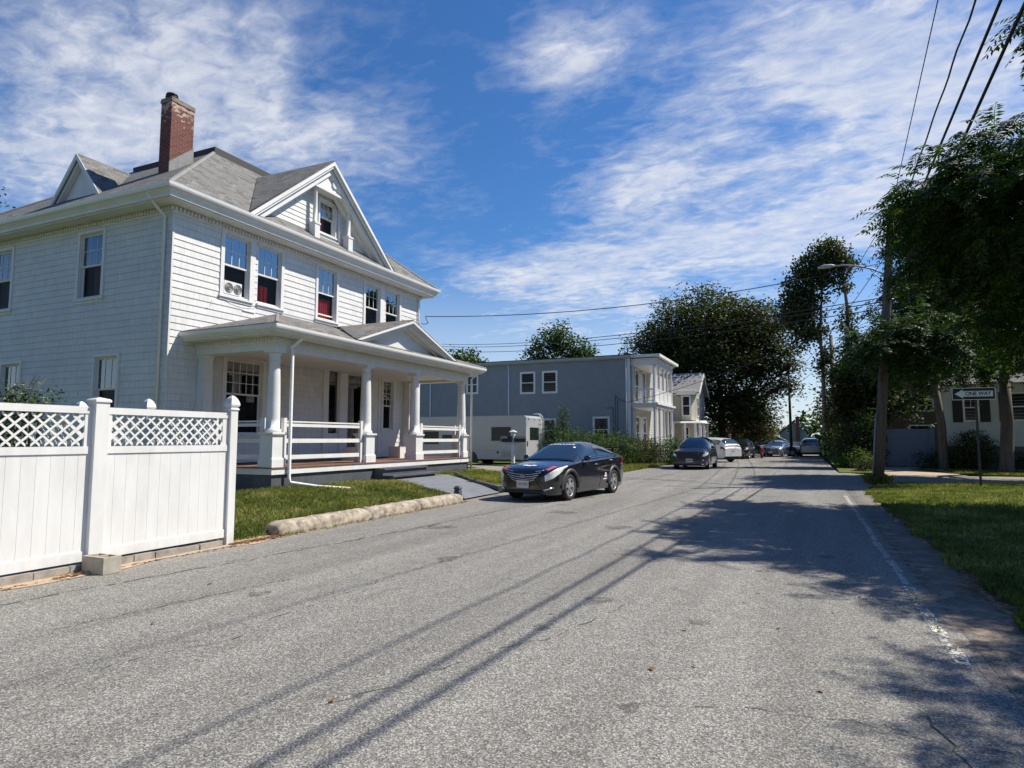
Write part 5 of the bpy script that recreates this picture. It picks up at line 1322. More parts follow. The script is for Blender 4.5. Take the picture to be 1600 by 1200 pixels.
# cream gabled house
t = thing('cream_house', 'cream gabled house with bay window beyond the slate blue house', 'house', (-12, 55, 0))
hx0, hx1, hy0, hy1, he, hr = -18.5, -7.75, 52.6, 57.6, 5.35, 6.95
hs = Pl((0, hy0, 0), (1, 0, 0), (0, -1, 0)); hf = Pl((hx1, 0, 0), (0, 1, 0), (1, 0, 0)); hn = Pl((0, hy1, 0), (-1, 0, 0), (0, 1, 0)); hw_ = Pl((hx0, 0, 0), (0, -1, 0), (-1, 0, 0))
for nm, pl, a, c in (('side_wall', hs, hx0, hx1), ('rear_wall', hn, -hx1, -hx0)):
    b = MB(); siding(b, pl, a, c, .4, he, .12, lip=.012); b.build(nm, m_cream, t)
ym = (hy0 + hy1) / 2
for nm, pl, sg in (('front_wall', hf, 1), ('rear_wall', hw_, -1)):
    b = MB(); siding(b, pl, min(sg * hy0, sg * hy1), max(sg * hy0, sg * hy1), .4, he, .12, lip=.012)
    siding(b, pl, 0, 0, he, hr - .05, .12, lip=.012, lim=lambda z: (sg * ym - (hy1 - hy0) / 2 * (1 - (z - he) / (hr - he)), sg * ym + (hy1 - hy0) / 2 * (1 - (z - he) / (hr - he)))); b.build(nm, m_cream, t)
b = MB(); b.box(hx0 + .02, hy0 + .02, 0, hx1 - .02, hy1 - .02, .4); b.build('foundation', m_conc, t)
b = MB()
for s in (-1, 1):
    q = [(hx0 - .3, ym, hr + .1), (hx1 + .35, ym, hr + .1), (hx1 + .35, ym + s * 2.85, he - .12), (hx0 - .3, ym + s * 2.85, he - .12)]
    b.slab(q if s > 0 else q[::-1], (0, 0, .08))
rf = b.build('roof', m_roofgrey, t)
b = MB()
for s in (-1, 1):
    q = [(hx1 + .36, ym, hr + .16), (hx1 + .36, ym + s * 2.87, he - .06), (hx1 + .36, ym + s * 2.87, he - .32), (hx1 + .36, ym, hr - .12)]; b.slab(q if s > 0 else q[::-1], (.05, 0, 0))
b.box(hx0, hy0 - .02, he - .25, hx1, hy0 + .0, he - .02); b.build('rake_board', m_white, rf)
b = MB()   # bay
b.slab([(-9.0, hy0, 3.1), (-8.75, hy0 - .55, 3.1), (-8.0, hy0 - .55, 3.1), (-7.75, hy0, 3.1)], (0, 0, 2.0)); bay = b.build('bay', m_cream, t)
bp = Pl((0, hy0 - .55, 0), (1, 0, 0), (0, -1, 0)); simple_win(bp, -8.62, -8.13, 3.5, 4.95, bay, m_white, .10)
b = MB(); b.hexa([(-9.2, hy0 - .75, 5.1), (-7.65, hy0 - .75, 5.1), (-7.65, hy0 + .1, 5.1), (-9.2, hy0 + .1, 5.1)], [(-9.1, hy0 - .3, 5.45), (-7.7, hy0 - .3, 5.45), (-7.7, hy0 + .1, 5.6), (-9.1, hy0 + .1, 5.6)]); b.build('bay_roof', m_roofgrey, bay)
simple_win(hf, 53.3, 54.0, 3.5, 4.9, t, m_white, .12); simple_win(hf, 55.6, 56.4, 3.5, 4.9, t, m_white, .12)
simple_win(hs, -8.75, -8.35, 1.3, 2.5, t, m_white, .12); simple_win(hf, 53.6, 54.4, 1.2, 2.6, t, m_white, .12)
b = MB(); b.hexa([(-9.5, hy0 - 1.4, 2.85), (hx1 + .7, hy0 - 1.4, 2.85), (hx1 + .7, hy0 + 3.2, 2.85), (-9.5, hy0 + 3.2, 2.85)], [(-9.5, hy0 - 1.2, 3.0), (hx1 + .5, hy0 - 1.2, 3.0), (hx1 + .5, hy0 + 3.0, 3.15), (-9.5, hy0 + 3.0, 3.15)]); b.build('porch_roof', m_white, t)
for x, y in ((-9.3, hy0 - 1.25), (-8.4, hy0 - 1.25), (-7.6, hy0 - 1.25), (hx1 + .5, hy0 - 1.25), (hx1 + .5, hy0 + .8), (hx1 + .5, hy0 + 2.9)):
    b = MB(); b.lathe(x, y, [(.09, .6), (.09, 2.85)], square=True); b.build('porch_column', m_white, t)
b = MB(); b.box(-9.5, hy0 - 1.35, 0, hx1 + 1.2, hy0 + 3.0, .6); b.build('porch_floor', m_conc, t)

# pale sage house, brown house, grey-blue fence on the right
t = thing('sage_house', 'pale sage sided bungalow with black shutters behind the one way sign', 'house', (6.28, 38, 0)); t.rotation_euler = (0, 0, R(-9.0))
sh = Pl((0, 38.0, 0), (1, 0, 0), (0, -1, 0)); sw_ = Pl((6.28, 0, 0), (0, -1, 0), (-1, 0, 0))
b = MB(); siding(b, sh, 6.28, 24, 1.25, 4.3, .155, lip=.02); b.build('front_wall', m_sage, t)
b = MB(); siding(b, sw_, -48, -38, 1.25, 4.3, .155, lip=.02); b.build('side_wall', m_sage, t)
b = MB(); b.box(6.32, 38.04, 0, 23.9, 48, 1.25); b.box(6.32, 38.2, 1.25, 23.9, 48, 4.28); b.build('foundation', worn('green_grey_foundation', (.08, .10, .09), .2), t)
b = MB(); b.box(6.20, 37.96, 1.25, 6.36, 38.0, 4.3); b.build('corner_board', m_white, t)
b = MB(); b.slab([(5.9, 37.4, 4.25), (5.9, 43.2, 7.0), (5.9, 49, 4.25)], (18.6, 0, 0)); b.build('roof', m_roof, t)
for u0, u1 in ((7.30, 7.80), (9.15, 10.3), (12.2, 13.2), (15.5, 16.6)): simple_win(sh, u0, u1, 2.52, 3.75, t, m_white, .08, shut=True, cols=2)
t = thing('brown_house', 'dark brown shingled house glimpsed between tree trunks on the right', 'house', (9, 60, 0))
b = MB(); siding(b, Pl((0, 58, 0), (1, 0, 0), (0, -1, 0)), 4.0, 16, .3, 6, .18); b.build('front_wall', m_brown, t)
b = MB(); siding(b, Pl((4, 0, 0), (0, -1, 0), (-1, 0, 0)), -68, -58, .3, 6, .18); b.box(4.1, 58.1, 0, 15.9, 68, 5.9); b.build('side_wall', m_brown, t)
b = MB(); b.slab([(3.6, 57.5, 5.9), (3.6, 63, 8.6), (3.6, 68.5, 5.9)], (12.8, 0, 0)); b.build('roof', m_roof, t)
bp = Pl((0, 58, 0), (1, 0, 0), (0, -1, 0))
for u0, u1, z0, z1 in ((8.2, 9.1, 3.8, 4.6), (7.6, 8.9, 1.5, 2.6)): simple_win(bp, u0, u1, z0, z1, t, m_white, .1)
t = thing('board_fence', 'tall grey blue board fence behind the leaning utility pole', 'fence', (5, 39.5, 0))
m_bluefence = worn('grey_blue_vinyl', (.20, .25, .32), .1, .6)
for i, x in enumerate((2.9, 5.03, 6.15)):
    b = MB(); b.box(x - .07, 39.42, 0, x + .07, 39.56, 2.16); b.build('post', m_bluefence, t)
for xa, xb in ((2.97, 4.96), (5.10, 6.08)):
    b = MB(); x = xa
    while x < xb - .01: b.box(x + .004, 39.47, .25, min(x + .145, xb), 39.50, 2.05); x += .15
    b.box(xa, 39.45, 2.05, xb, 39.53, 2.13); b.box(xa, 39.45, .20, xb, 39.53, .32); b.box(xa, 39.482, .3, xb, 39.486, 2.06); b.build('boards', m_bluefence, t)
# far house and its fence
t = thing('far_house', 'small grey blue gabled house with red brick chimney at the end of the road', 'house', (-1.2, 88, 0))
b = MB(); fp = Pl((0, 85, 0), (1, 0, 0), (0, -1, 0)); siding(b, fp, -2.6, .5, .3, 2.2, .15); siding(b, fp, 0, 0, 2.2, 3.6, .15, lim=lambda z: (-2.6 + (z - 2.2) * 1.05 * 1.1, .5 - (z - 2.2) * 1.05 * .8)); b.box(-2.55, 85.03, .3, .45, 92, 2.2); b.build('wall', m_fargrey, t)
b = MB(); b.slab([(-3.0, 84.7, 2.0), (-.9, 84.7, 3.85), (-.9, 84.7, 3.95), (-3.1, 84.7, 2.05)], (0, 7.5, 0)); b.slab([(-.9, 84.7, 3.85), (.8, 84.7, 2.3), (.85, 84.7, 2.4), (-.9, 84.7, 3.95)], (0, 7.5, 0)); b.build('roof', m_roofgrey, t)
simple_win(fp, -1.75, -1.45, 2.4, 3.0, t, m_white, .05)
b = MB(); b.box(-.75, 84.6, .3, -.35, 85.0, 4.3); b.build('chimney', m_brick, t)
t = thing('garage', 'low pale garage roof in front of the far house', 'garage', (-3.5, 80, 0))
b = MB(); b.box(-5.2, 79, 0, -1.9, 83, 1.4); b.build('wall', m_fargrey, t); b = MB(); b.slab([(-5.4, 78.7, 1.4), (-3.4, 78.7, 2.35), (-1.7, 78.7, 1.4)], (0, 4.6, 0)); b.build('roof', m_roofgrey, t)
t = thing('white_fence', 'long low white board fence closing the end of the road', 'fence', (-1, 74.5, 0))
for x in (-3.6, -1.6, .4, 2.4):
    b = MB(); b.box(x - .06, 74.4, 0, x + .06, 74.52, 1.5); b.build('post', m_vinyl, t)
b = MB(); x = -3.6
while x < 2.4: b.box(x + .01, 74.44, .08, x + .19, 74.48, 1.35 + .04 * math.sin(x * 3)); x += .2
b.build('boards', m_vinyl, t)

# ================================================================ POLES, WIRES, SIGN
PB, PT = V3(2.35, 26.14, -.05), V3(3.23, 26.33, 10.1)
def pole_at(z): return PB + (PT - PB) * ((z - PB[2]) / (PT[2] - PB[2]))
t = thing('utility_pole', 'tall leaning wooden utility pole at the corner with a street lamp arm', 'utility pole', (2.35, 26.14, 0))
b = MB(); b.tube([pole_at(z) for z in (-.05, 2.5, 5, 7.5, 10.1)], [.18, .165, .15, .14, .12], 18); b.build('pole', m_pole, t)
b = MB(); a = pole_at(7.45)
pts = [a, a + V3(-.45, -.05, .30), a + V3(-1.0, -.1, .48), a + V3(-1.4, -.13, .54), a + V3(-1.7, -.17, .54)]; b.tube(pts, .03, 8); b.tube([pole_at(7.2) + V3(-.1, 0, 0), a + V3(-.6, -.05, .36)], .015, 6); ar = b.build('lamp_arm', worn('galvanised_arm', (.38, .38, .39), .1, .4), t)
b = MB(); e = a + V3(-1.7, -.17, .54); b.tube([e, e + V3(-.12, 0, .01), e + V3(-.35, -.03, .0), e + V3(-.58, -.06, -.03)], [.035, .07, .085, .035], 12); b.build('lamp_head', worn('lamp_grey', (.42, .42, .42), .1, .5), ar)
b = MB()
for z in (6.6, 7.3, 8.4): p = pole_at(z); b.tube([p + V3(-.25, 0, 0), p + V3(.22, 0, 0)], .03, 6); b.tube([p + V3(-.22, 0, 0), p + V3(-.22, 0, .12)], .035, 8)
b.build('bracket', m_black, t)
b = MB(); b.tube([pole_at(z) + V3(-.18, -.06, 0) for z in (0, 2.5)], .03, 6); b.build('conduit', worn('conduit_pale', (.3, .3, .3), .1), t)
for nm, lab, x, y, h, r in (('utility_pole', 'distant wooden utility pole among the bushes on the right', 1.95, 48.0, 8.6, .16), ('utility_pole', 'slim distant utility pole beside the far white fence', -1.05, 66.5, 9.0, .14)):
    t2 = thing(nm, lab, 'utility pole', (x, y, 0)); b = MB(); b.tube([(x, y, 0), (x, y, h)], [r, r * .7], 12); b.build('pole', m_pole, t2)
    b = MB(); b.tube([(x - .5, y, h - .9), (x + .5, y, h - .9)], .05, 6); b.build('crossarm', m_pole, t2)
    if x > 0:
        b = MB(); b.tube([(x, y, 6.0), (x - .8, y - .1, 6.4), (x - 1.6, y - .2, 6.4)], .03, 6); b.build('lamp_arm', m_metalw, t2)
m_wire = mat('cable_black', (.01, .01, .011), .6)
def wire(label, pts, r, group, sag=0.0, n=24, wig=0.0):
    P = []
    for (a, c) in zip(pts[:-1], pts[1:]):
        a, c = V3(*a), V3(*c)
        for i in range(n):
            t = i / n; p = a + (c - a) * t; p[2] -= 4 * sag * t * (1 - t)
            if wig: p[2] += wig * math.sin(t * 150); p[0] += wig * math.cos(t * 117)
            P.append(p)
    P.append(V3(*pts[-1])); b = MB(); b.tube(P, r, 6, True)
    o = b.build('cable', m_wire, None, tuple(float(x) for x in P[0])); tag(o, label, 'cable', group)
gO = 'overhead cables'
def over(zp, mid, r, lab, off=0.0, wig=0.0, n=24):
    p0 = pole_at(zp) + V3(off, 0, 0); m_ = V3(*mid); p2 = p0 + (m_ - p0) * ((p0[1] + 15) / (p0[1] - m_[1]))
    wire(lab, [p0, p2], r, gO, .12, n, wig)
over(9.95, (2.97, 15.8, 11.05), .012, 'thin straight topmost cable passing over the road, leftmost at the top edge')
over(8.4, (2.90, 12.7, 9.05), .018, 'twisted cable passing over the road, second from the left at the top edge', -.1, .012, 90)
over(7.3, (2.95, 11.5, 8.30), .026, 'thick black cable passing over the road, third from the left at the top edge', -.15)
over(6.6, (3.25, 11.4, 8.20), .030, 'thickest black cable passing over the road, rightmost at the top edge', .1)
wire('service cable sagging from the pole to the eave corner of the white house', [pole_at(8.0), (-14.6, 23.2, 6.85)], .016, gO, .55)
wire('drip loop of cable hanging at the corner of the white house', [(-14.6, 23.2, 6.85), (-14.55, 23.35, 6.6), (-14.75, 23.12, 6.55)], .014, gO, .05)
for k, (z0, z1) in enumerate(((6.7, 9.35), (6.55, 9.15), (6.3, 8.75))):
    wire(('upper', 'middle', 'lowest')[k] + ' of the three cables crossing low over the slate blue house roof', [pole_at(z0), (-26.7, 45.0, z1)], .018, gO, .55)
wire('service cable from the leaning pole down to the slate blue house corner', [pole_at(6.4), (-9.95, 40.0, 3.95)], .014, gO, .35)
for k, z in enumerate((9.95, 8.4, 7.0)):
    wire(('highest', 'middle', 'lowest')[k] + ' cable running from the leaning pole to the distant slim pole', [pole_at(z), (-1.05, 66.4, 8.6 - k * 1.1)], .014, gO, .5)
wire('cable strung between the two distant poles', [(1.95, 48, 7.7), (-1.05, 66.4, 8.0)], .014, gO, .3)
# one way sign
SXY = (5.04, 24.6); SZ0 = .13
t = thing('one_way_sign', 'black and white one way sign on a thin steel post', 'sign', (*SXY, 0))
b = MB(); b.box(SXY[0] - .03, SXY[1] - .03, .1, SXY[0] + .03, SXY[1] + .03, 3.22); b.build('post', mat('sign_post_steel', (.05, .05, .05), .6, .3), t)
dirc = R(-4); Mx = Matrix.Translation((0, 0, 0))
U = V3(math.cos(dirc), -math.sin(dirc), 0); N = V3(-math.sin(dirc), -math.cos(dirc), 0)
C0 = V3(SXY[0], SXY[1], 0) + N * .045 + U * (-.06); SW, SHH, ZC = .585, .195, 3.035
def pls(u, z, d): return C0 + U * u + N * d + V3(0, 0, z)
def rect(u0, u1, z0, z1, d0, d1):
    b = MB(); b.hexa([pls(u0, z0, d0), pls(u1, z0, d0), pls(u1, z0, d1), pls(u0, z0, d1)], [pls(u0, z1, d0), pls(u1, z1, d0), pls(u1, z1, d1), pls(u0, z1, d1)]); return b
m_signw = mat('sign_white', (.75, .76, .78), .4); m_signb = mat('sign_black', (.012, .012, .014), .45)
pn = rect(-SW, SW, ZC - SHH, ZC + SHH, -.004, .0).build('panel', m_signw, t)
rect(-SW + .02, SW - .02, ZC - SHH + .02, ZC + SHH - .02, .0, .003).build('panel_field', m_signb, pn)
b = MB(); ar_ = [(-SW + .07, 0), (-SW + .32, .155), (-SW + .28, .09), (SW - .07, .09), (SW - .07, -.09), (-SW + .28, -.09), (-SW + .32, -.155)]
b.slab([pls(u, ZC + v, .004) for u, v in ar_], N * .002); b.build('arrow', m_signw, pn)
loc = pls(.12, ZC, .0075) - V3(*t['org'])
mt = Matrix(((U[0], 0, N[0], loc[0]), (U[1], 0, N[1], loc[1]), (0, 1, 0, loc[2]), (0, 0, 0, 1)))
text_mesh('lettering', 'ONE WAY', .17, m_signb, pn, mt, .001, .86, .004)

# ---- unseen house behind the camera, added to cut sky light and reflect in windows
t = thing('sky_blocking_house', 'unseen brown two storey house behind the camera, added to block sky light', 'house', (-20, -14, 0))
b = MB(); siding(b, Pl((0, -9, 0), (-1, 0, 0), (0, 1, 0)), 11.5, 30, .5, 7.2, .2); siding(b, Pl((-11.5, 0, 0), (0, 1, 0), (1, 0, 0)), -22, -9, .5, 7.2, .2); b.box(-29.9, -21.9, 0, -11.6, -9.1, 7.1); b.build('wall', m_brown, t)
b = MB(); b.slab([(-11, -8.4, 7.1), (-11, -15.5, 11.5), (-11, -22.6, 7.1)], (-19.5, 0, 0)); b.build('roof', m_roof, t)
op = Pl((0, -9, 0), (-1, 0, 0), (0, 1, 0))
for u0 in (13.5, 17.5, 21.5, 25.5):
    for z0 in (1.6, 4.8): simple_win(op, u0, u0 + 1.0, z0, z0 + 1.5, t, m_white, .1)
# ================================================================ VEGETATION
def np_mesh(name, verts, quads, m, parent=None, base=None):
    """fast mesh from arrays: quads (n, k) indices"""
    me = bpy.data.meshes.new(name); n, k = quads.shape
    off = np.array(parent['org']) if parent is not None else (np.array(base, float) if base is not None else np.zeros(3))
    me.vertices.add(len(verts)); me.vertices.foreach_set('co', (verts - off).astype(np.float32).ravel())
    me.loops.add(n * k); me.loops.foreach_set('vertex_index', quads.astype(np.int32).ravel())
    me.polygons.add(n); me.polygons.foreach_set('loop_start', np.arange(0, n * k, k, dtype=np.int32)); me.polygons.foreach_set('loop_total', np.full(n, k, dtype=np.int32))
    me.materials.append(m); me.update(calc_edges=True); me.validate()
    o = bpy.data.objects.new(name, me); COL.objects.link(o)
    if parent is not None: o.parent = parent
    elif base is not None: o.location = base
    return o
def unit(v): return v / (np.linalg.norm(v, axis=-1, keepdims=True) + 1e-9)
def rand_dir(n):
    v = rng.normal(size=(n, 3)); return unit(v)
def leaf_quads(c, length, width, up=.5, d=None):
    """diamond leaves at centres c"""
    n = len(c); a = rand_dir(n) if d is None else d
    nrm = unit(rand_dir(n) * (1 - up) + np.array([0, 0, up])); b = unit(np.cross(nrm, a)); a = unit(np.cross(b, nrm))
    L = (length * rng.uniform(.7, 1.25, n))[:, None] / 2; Wd = (width * rng.uniform(.7, 1.25, n))[:, None] / 2
    v = np.stack([c - a * L, c - a * L * .1 + b * Wd, c + a * L, c - a * L * .1 - b * Wd], 1).reshape(-1, 3)
    return v, np.arange(4 * n).reshape(n, 4)
def sample_blobs(blobs, n, shell=.42):
    w = np.array([(b[3] * b[4] * b[5]) ** .72 * (b[6] if len(b) > 6 else 1) for b in blobs]); w /= w.sum()
    k = rng.choice(len(blobs), n, p=w); B = np.array([b[:6] for b in blobs])[k]
    d = rand_dir(n); r = rng.uniform(0, 1, n) ** shell
    lump = 1 + .13 * np.sin(d[:, 0] * 5 + k * 1.7) * np.sin(d[:, 1] * 6 + k) + .10 * np.sin(d[:, 2] * 9 + d[:, 0] * 7 + k)
    return B[:, :3] + d * B[:, 3:] * (r * lump)[:, None], d, k
def crown(parent, blobs, m, clumps, per, cr, L, Wd, name='crown', up=.55, shell=.42, flat=.6):
    c, d, k = sample_blobs(blobs, clumps, shell)
    cc = np.repeat(c, per, 0) + rng.normal(size=(clumps * per, 3)) * np.array([cr, cr, cr * flat]) * .5
    v, q = leaf_quads(cc, L, Wd, up); return np_mesh(name, v, q, m, parent)
def limbs(parent, base, fork, blobs, r0, m, forks=None, twigs=3, name='trunk'):
    b = MB(); base, fork = V3(*base), V3(*fork)
    mid = (base + fork) / 2 + V3(random.uniform(-.1, .1), random.uniform(-.1, .1), 0)
    b.tube([base + (0, 0, -.1), base + (0, 0, .15), mid, fork], [r0 * 1.35, r0 * 1.08, r0 * .9, r0 * .72], 12)
    for bl in blobs:
        c = V3(*bl[:3]); s = fork + (c - fork) * .02; e = c + V3(0, 0, bl[5] * .3); m1 = (s + e) / 2 + V3(random.uniform(-.3, .3), random.uniform(-.3, .3), -.12 * np.linalg.norm(e - s))
        b.tube([fork - (0, 0, .1), m1, e], [r0 * .45, r0 * .28, r0 * .08], 7)
        for _ in range(twigs):
            dd = rand_dir(1)[0]; dd[2] = abs(dd[2]) * .6; tip = c + dd * np.array(bl[3:6]) * .85; st = m1 + (e - m1) * random.uniform(.0, .7)
            b.tube([st, (st + tip) / 2 + V3(0, 0, .15), tip], [r0 * .16, r0 * .10, r0 * .03], 5)
    return b.build(name, m, parent)
def tree(label, base, fork, blobs, lm, clumps, per, cr, L, Wd, r0=.2, bark=None, group=None, name='tree', cat='tree', shell=.42, up=.55, twigs=3):
    t = thing(name, label, cat, base, group); limbs(t, base, fork, blobs, r0, bark or m_bark, twigs=twigs); crown(t, blobs, lm, clumps, per, cr, L, Wd, shell=shell, up=up); return t
def frond_crown(parent, blobs, m, clumps, fr_per=6, pairs=8, length=.62, leafL=.135, leafW=.042, shell=.40):
    c, d, k = sample_blobs(blobs, clumps, shell)
    n = clumps * fr_per; C = np.repeat(c, fr_per, 0) + rng.normal(size=(n, 3)) * .10
    out = unit(np.repeat(d, fr_per, 0) * .5 + rand_dir(n)); out[:, 2] = out[:, 2] * .45 + .10; out = unit(out)
    Ln = length * rng.uniform(.65, 1.2, n)
    side = unit(np.cross(out, np.array([0, 0, 1.0])) + rand_dir(n) * .15)
    droop = rng.uniform(.25, .6, n)
    vs = []
    for i in range(pairs):
        t = .16 + .84 * i / (pairs - 1); p = C + out * (Ln * t)[:, None] - np.array([0, 0, 1.0]) * (droop * Ln * t * t)[:, None]
        tang = unit(out - np.array([0, 0, 1.0]) * (2 * droop * t)[:, None])
        for s in (1, -1):
            a = unit(side * s + tang * .45 - np.array([0, 0, 1.0]) * rng.uniform(.15, .6, n)[:, None]); nb = unit(np.cross(a, unit(np.cross(side, tang)))); L = leafL * (1 - .35 * abs(t - .45)) * rng.uniform(.8, 1.15, n)
            w = leafW / 2 * rng.uniform(.8, 1.2, n); q0 = p + a * .01
            vs.append(np.stack([q0, q0 + a * (L * .38)[:, None] + nb * w[:, None], q0 + a * L[:, None], q0 + a * (L * .38)[:, None] - nb * w[:, None]], 1))
    tip = C + out * Ln[:, None] - np.array([0, 0, 1.0]) * (droop * Ln)[:, None]
    a = unit(out - np.array([0, 0, 1.0]) * (2 * droop)[:, None]); L = leafL
    vs.append(np.stack([tip, tip + a * L * .4 + side * leafW / 2, tip + a * L, tip + a * L * .4 - side * leafW / 2], 1))
    # leaf stalk
    w = .006; m0 = C + out * (Ln * .5)[:, None] - np.array([0, 0, 1.0]) * (droop * Ln * .25)[:, None]
    vs.append(np.stack([C - side * w, C + side * w, m0 + side * w, m0 - side * w], 1)); vs.append(np.stack([m0 - side * w, m0 + side * w, tip + side * w * .5, tip - side * w * .5], 1))
    v = np.concatenate(vs, 0).reshape(-1, 3); return np_mesh('crown', v, np.arange(len(v)).reshape(-1, 4), m, parent)

# the overhanging tree by the road (its trunk stands outside the picture on the right)
nb_ = [(5.0, 15.2, 6.3, 2.4, 3.5, 1.6, 1.3), (3.0, 15.0, 6.5, 1.15, 2.2, .8), (3.4, 17.6, 6.2, 1.2, 1.6, 1.2), (3.3, 19.9, 7.3, 1.0, 1.1, .8, 1.5), (7.6, 14.6, 6.8, 3.0, 3.6, 2.0, 1.1), (5.8, 18.2, 5.2, 2.5, 2.0, 1.6, 1.2), (4.4, 12.4, 6.1, 1.1, 1.3, .7, .7), (6.4, 12.0, 6.8, 1.8, 2.0, 1.1, .9), (9.0, 17.5, 6.0, 2.8, 2.6, 2.2, .5), (4.05, 12.8, 8.6, .40, .40, .5, 2.2)]
t = thing('tree', 'large dark tree with feathery leaves overhanging the road from the right edge', 'tree', (8.4, 14.2, 0), 'feathery leaved trees on the right')
limbs(t, (8.4, 14.2, 0), (8.0, 14.4, 3.4), nb_, .24, m_bark); frond_crown(t, nb_, m_leaf_near, 1750, 6, 8, .62, .155, .050)
nb_ = [(5.9, 8.5, 6.8, 1.1, .8, .6), (6.6, 7.2, 7.2, 1.6, 1.2, .9), (6.9, 9.6, 6.8, 1.2, .7, .8), (8.2, 7.4, 7.4, 1.6, 1.8, 1.2)]
t = thing('tree', 'near feathery tree outside the right edge that shades the lower right of the road', 'tree', (10.0, 8.0, 0), 'feathery leaved trees on the right')
limbs(t, (10.0, 8.0, 0), (9.7, 8.0, 3.8), nb_, .17, m_bark); frond_crown(t, nb_, m_leaf_near, 210, 6)
# trees across the side street
nb_ = [(5.2, 32.6, 7.3, 2.1, 2.0, 2.3), (6.4, 33.0, 8.3, 2.6, 2.3, 2.8), (4.3, 32.5, 5.5, 1.4, 1.5, 1.3), (6.5, 32.8, 5.6, 2.6, 2.0, 1.5), (3.3, 28.5, 4.9, 1.2, 1.2, 1.0, 1.2), (5.0, 29.5, 6.3, 1.9, 1.6, 1.7, 1.3), (2.9, 25.5, 5.0, .8, .5, .7, 1.5), (4.2, 26.4, 5.1, 1.3, 1.1, 1.1, 1.3), (2.25, 26.9, 5.0, .7, .7, .7, 1.4)]
t = thing('tree', 'dark feathery tree behind the leaning pole with a slim black trunk beside the board fence', 'tree', (6.15, 37.0, .1), 'feathery leaved trees on the right')
limbs(t, (6.15, 37.0, .1), (5.9, 36.6, 4.4), nb_, .20, m_bark); frond_crown(t, nb_, m_leaf_near, 1500, 5, 6, .72, .19, .065)
nb_ = [(9.0, 32.2, 8.0, 3.0, 2.4, 3.2), (12.5, 32.0, 8.5, 3.8, 2.6, 3.6), (9.5, 31.5, 5.6, 2.8, 1.8, 1.3), (16, 33, 8.5, 3.5, 3.0, 4.0, .6)]
tree('dark leafy tree on the lawn with a thick trunk behind the one way sign', (8.25, 35.4, .12), (8.35, 35.3, 4.6), nb_, m_leaf_mid, 2300, 16, .75, .17, .10, .27, group='broad leaved trees on the right', bark=m_bark)
# ivy clad snag
sb_ = [(.25, 42, 9.8, 1.25, 1.0, 2.1, 1.5), (.75, 42, 11.6, 1.0, .9, 1.1), (1.65, 42, 12.8, .85, .8, .85), (2.35, 42, 12.0, .95, .8, 1.0), (1.5, 42, 11.2, .7, .7, .9), (-.45, 42, 8.9, .7, .7, .9), (.15, 42, 7.5, .6, .6, .6), (2.9, 42, 6.6, .5, .5, .9), (2.45, 42, 10.6, .33, .33, 1.0), (2.6, 42, 8.4, .28, .28, 1.5, 1.3), (1.25, 42, 6.2, .34, .34, 1.3, 1.2), (.8, 42, 8.0, .8, .6, .7)]
t = thing('tree', 'tall narrow ivy clad tree with bare forked stems against the sky', 'tree', (2.35, 42.0, 0))
b = MB()
b.tube([(2.35, 42, 0), (2.3, 42, 2.5), (2.35, 42, 4.8)], [.28, .24, .2], 10); b.tube([(2.35, 42, 4.6), (2.55, 42, 7), (2.65, 42, 9.2), (2.4, 42, 12.4)], [.16, .12, .10, .05], 8)
b.tube([(2.3, 42, 4.4), (1.9, 42, 5.6), (1.35, 42, 6.6), (.9, 42, 7.9), (.5, 42, 10)], [.15, .12, .10, .08, .04], 8); b.tube([(1.2, 42.1, 2.0), (1.22, 42.1, 5.6), (1.15, 42, 8), (1.5, 42, 12.6)], [.13, .11, .08, .04], 8)
b.build('trunk', m_bark_pale, t); crown(t, sb_, m_leaf_maple, 760, 20, .5, .18, .13, shell=.5, up=.3)
bl = [(2.5, 41.2, 4.9, 1.2, 1.1, 1.7, 1.2), (3.8, 41, 4.6, 1.4, 1.2, 2.2), (2.3, 41.5, 3.0, .9, 1.0, 1.2), (4.6, 41.5, 6.4, 1.3, 1.2, 1.2)]
tree('dense brownish maple standing under the ivy clad tree', (3.3, 41.3, 0), (3.2, 41.2, 2.6), bl, m_leaf_maple, 850, 18, .55, .18, .13, .18, group='broad leaved trees on the right')
bl = [(3.6, 52, 5.0, 2.4, 2.4, 2.6), (6.5, 54, 6.5, 3.2, 3, 3.8), (2.7, 55, 3.4, 1.6, 1.8, 1.8), (11, 52, 8, 4, 3.5, 4.5)]
tree('green tree seen between the leaning pole and the brown house', (5, 54, 0), (5, 53.8, 3), bl, m_leaf_mid, 900, 14, .8, .30, .18, .25, group='broad leaved trees on the right')
bl = [(2.9, 68, 4.0, 1.6, 2, 2.6), (4.6, 69, 5.6, 2.4, 2.4, 3.6)]
tree('green tree behind the silver suv at the right end of the road', (4, 69, 0), (4, 69, 3), bl, m_leaf_mid, 420, 14, .8, .34, .2, .22, group='broad leaved trees on the right')
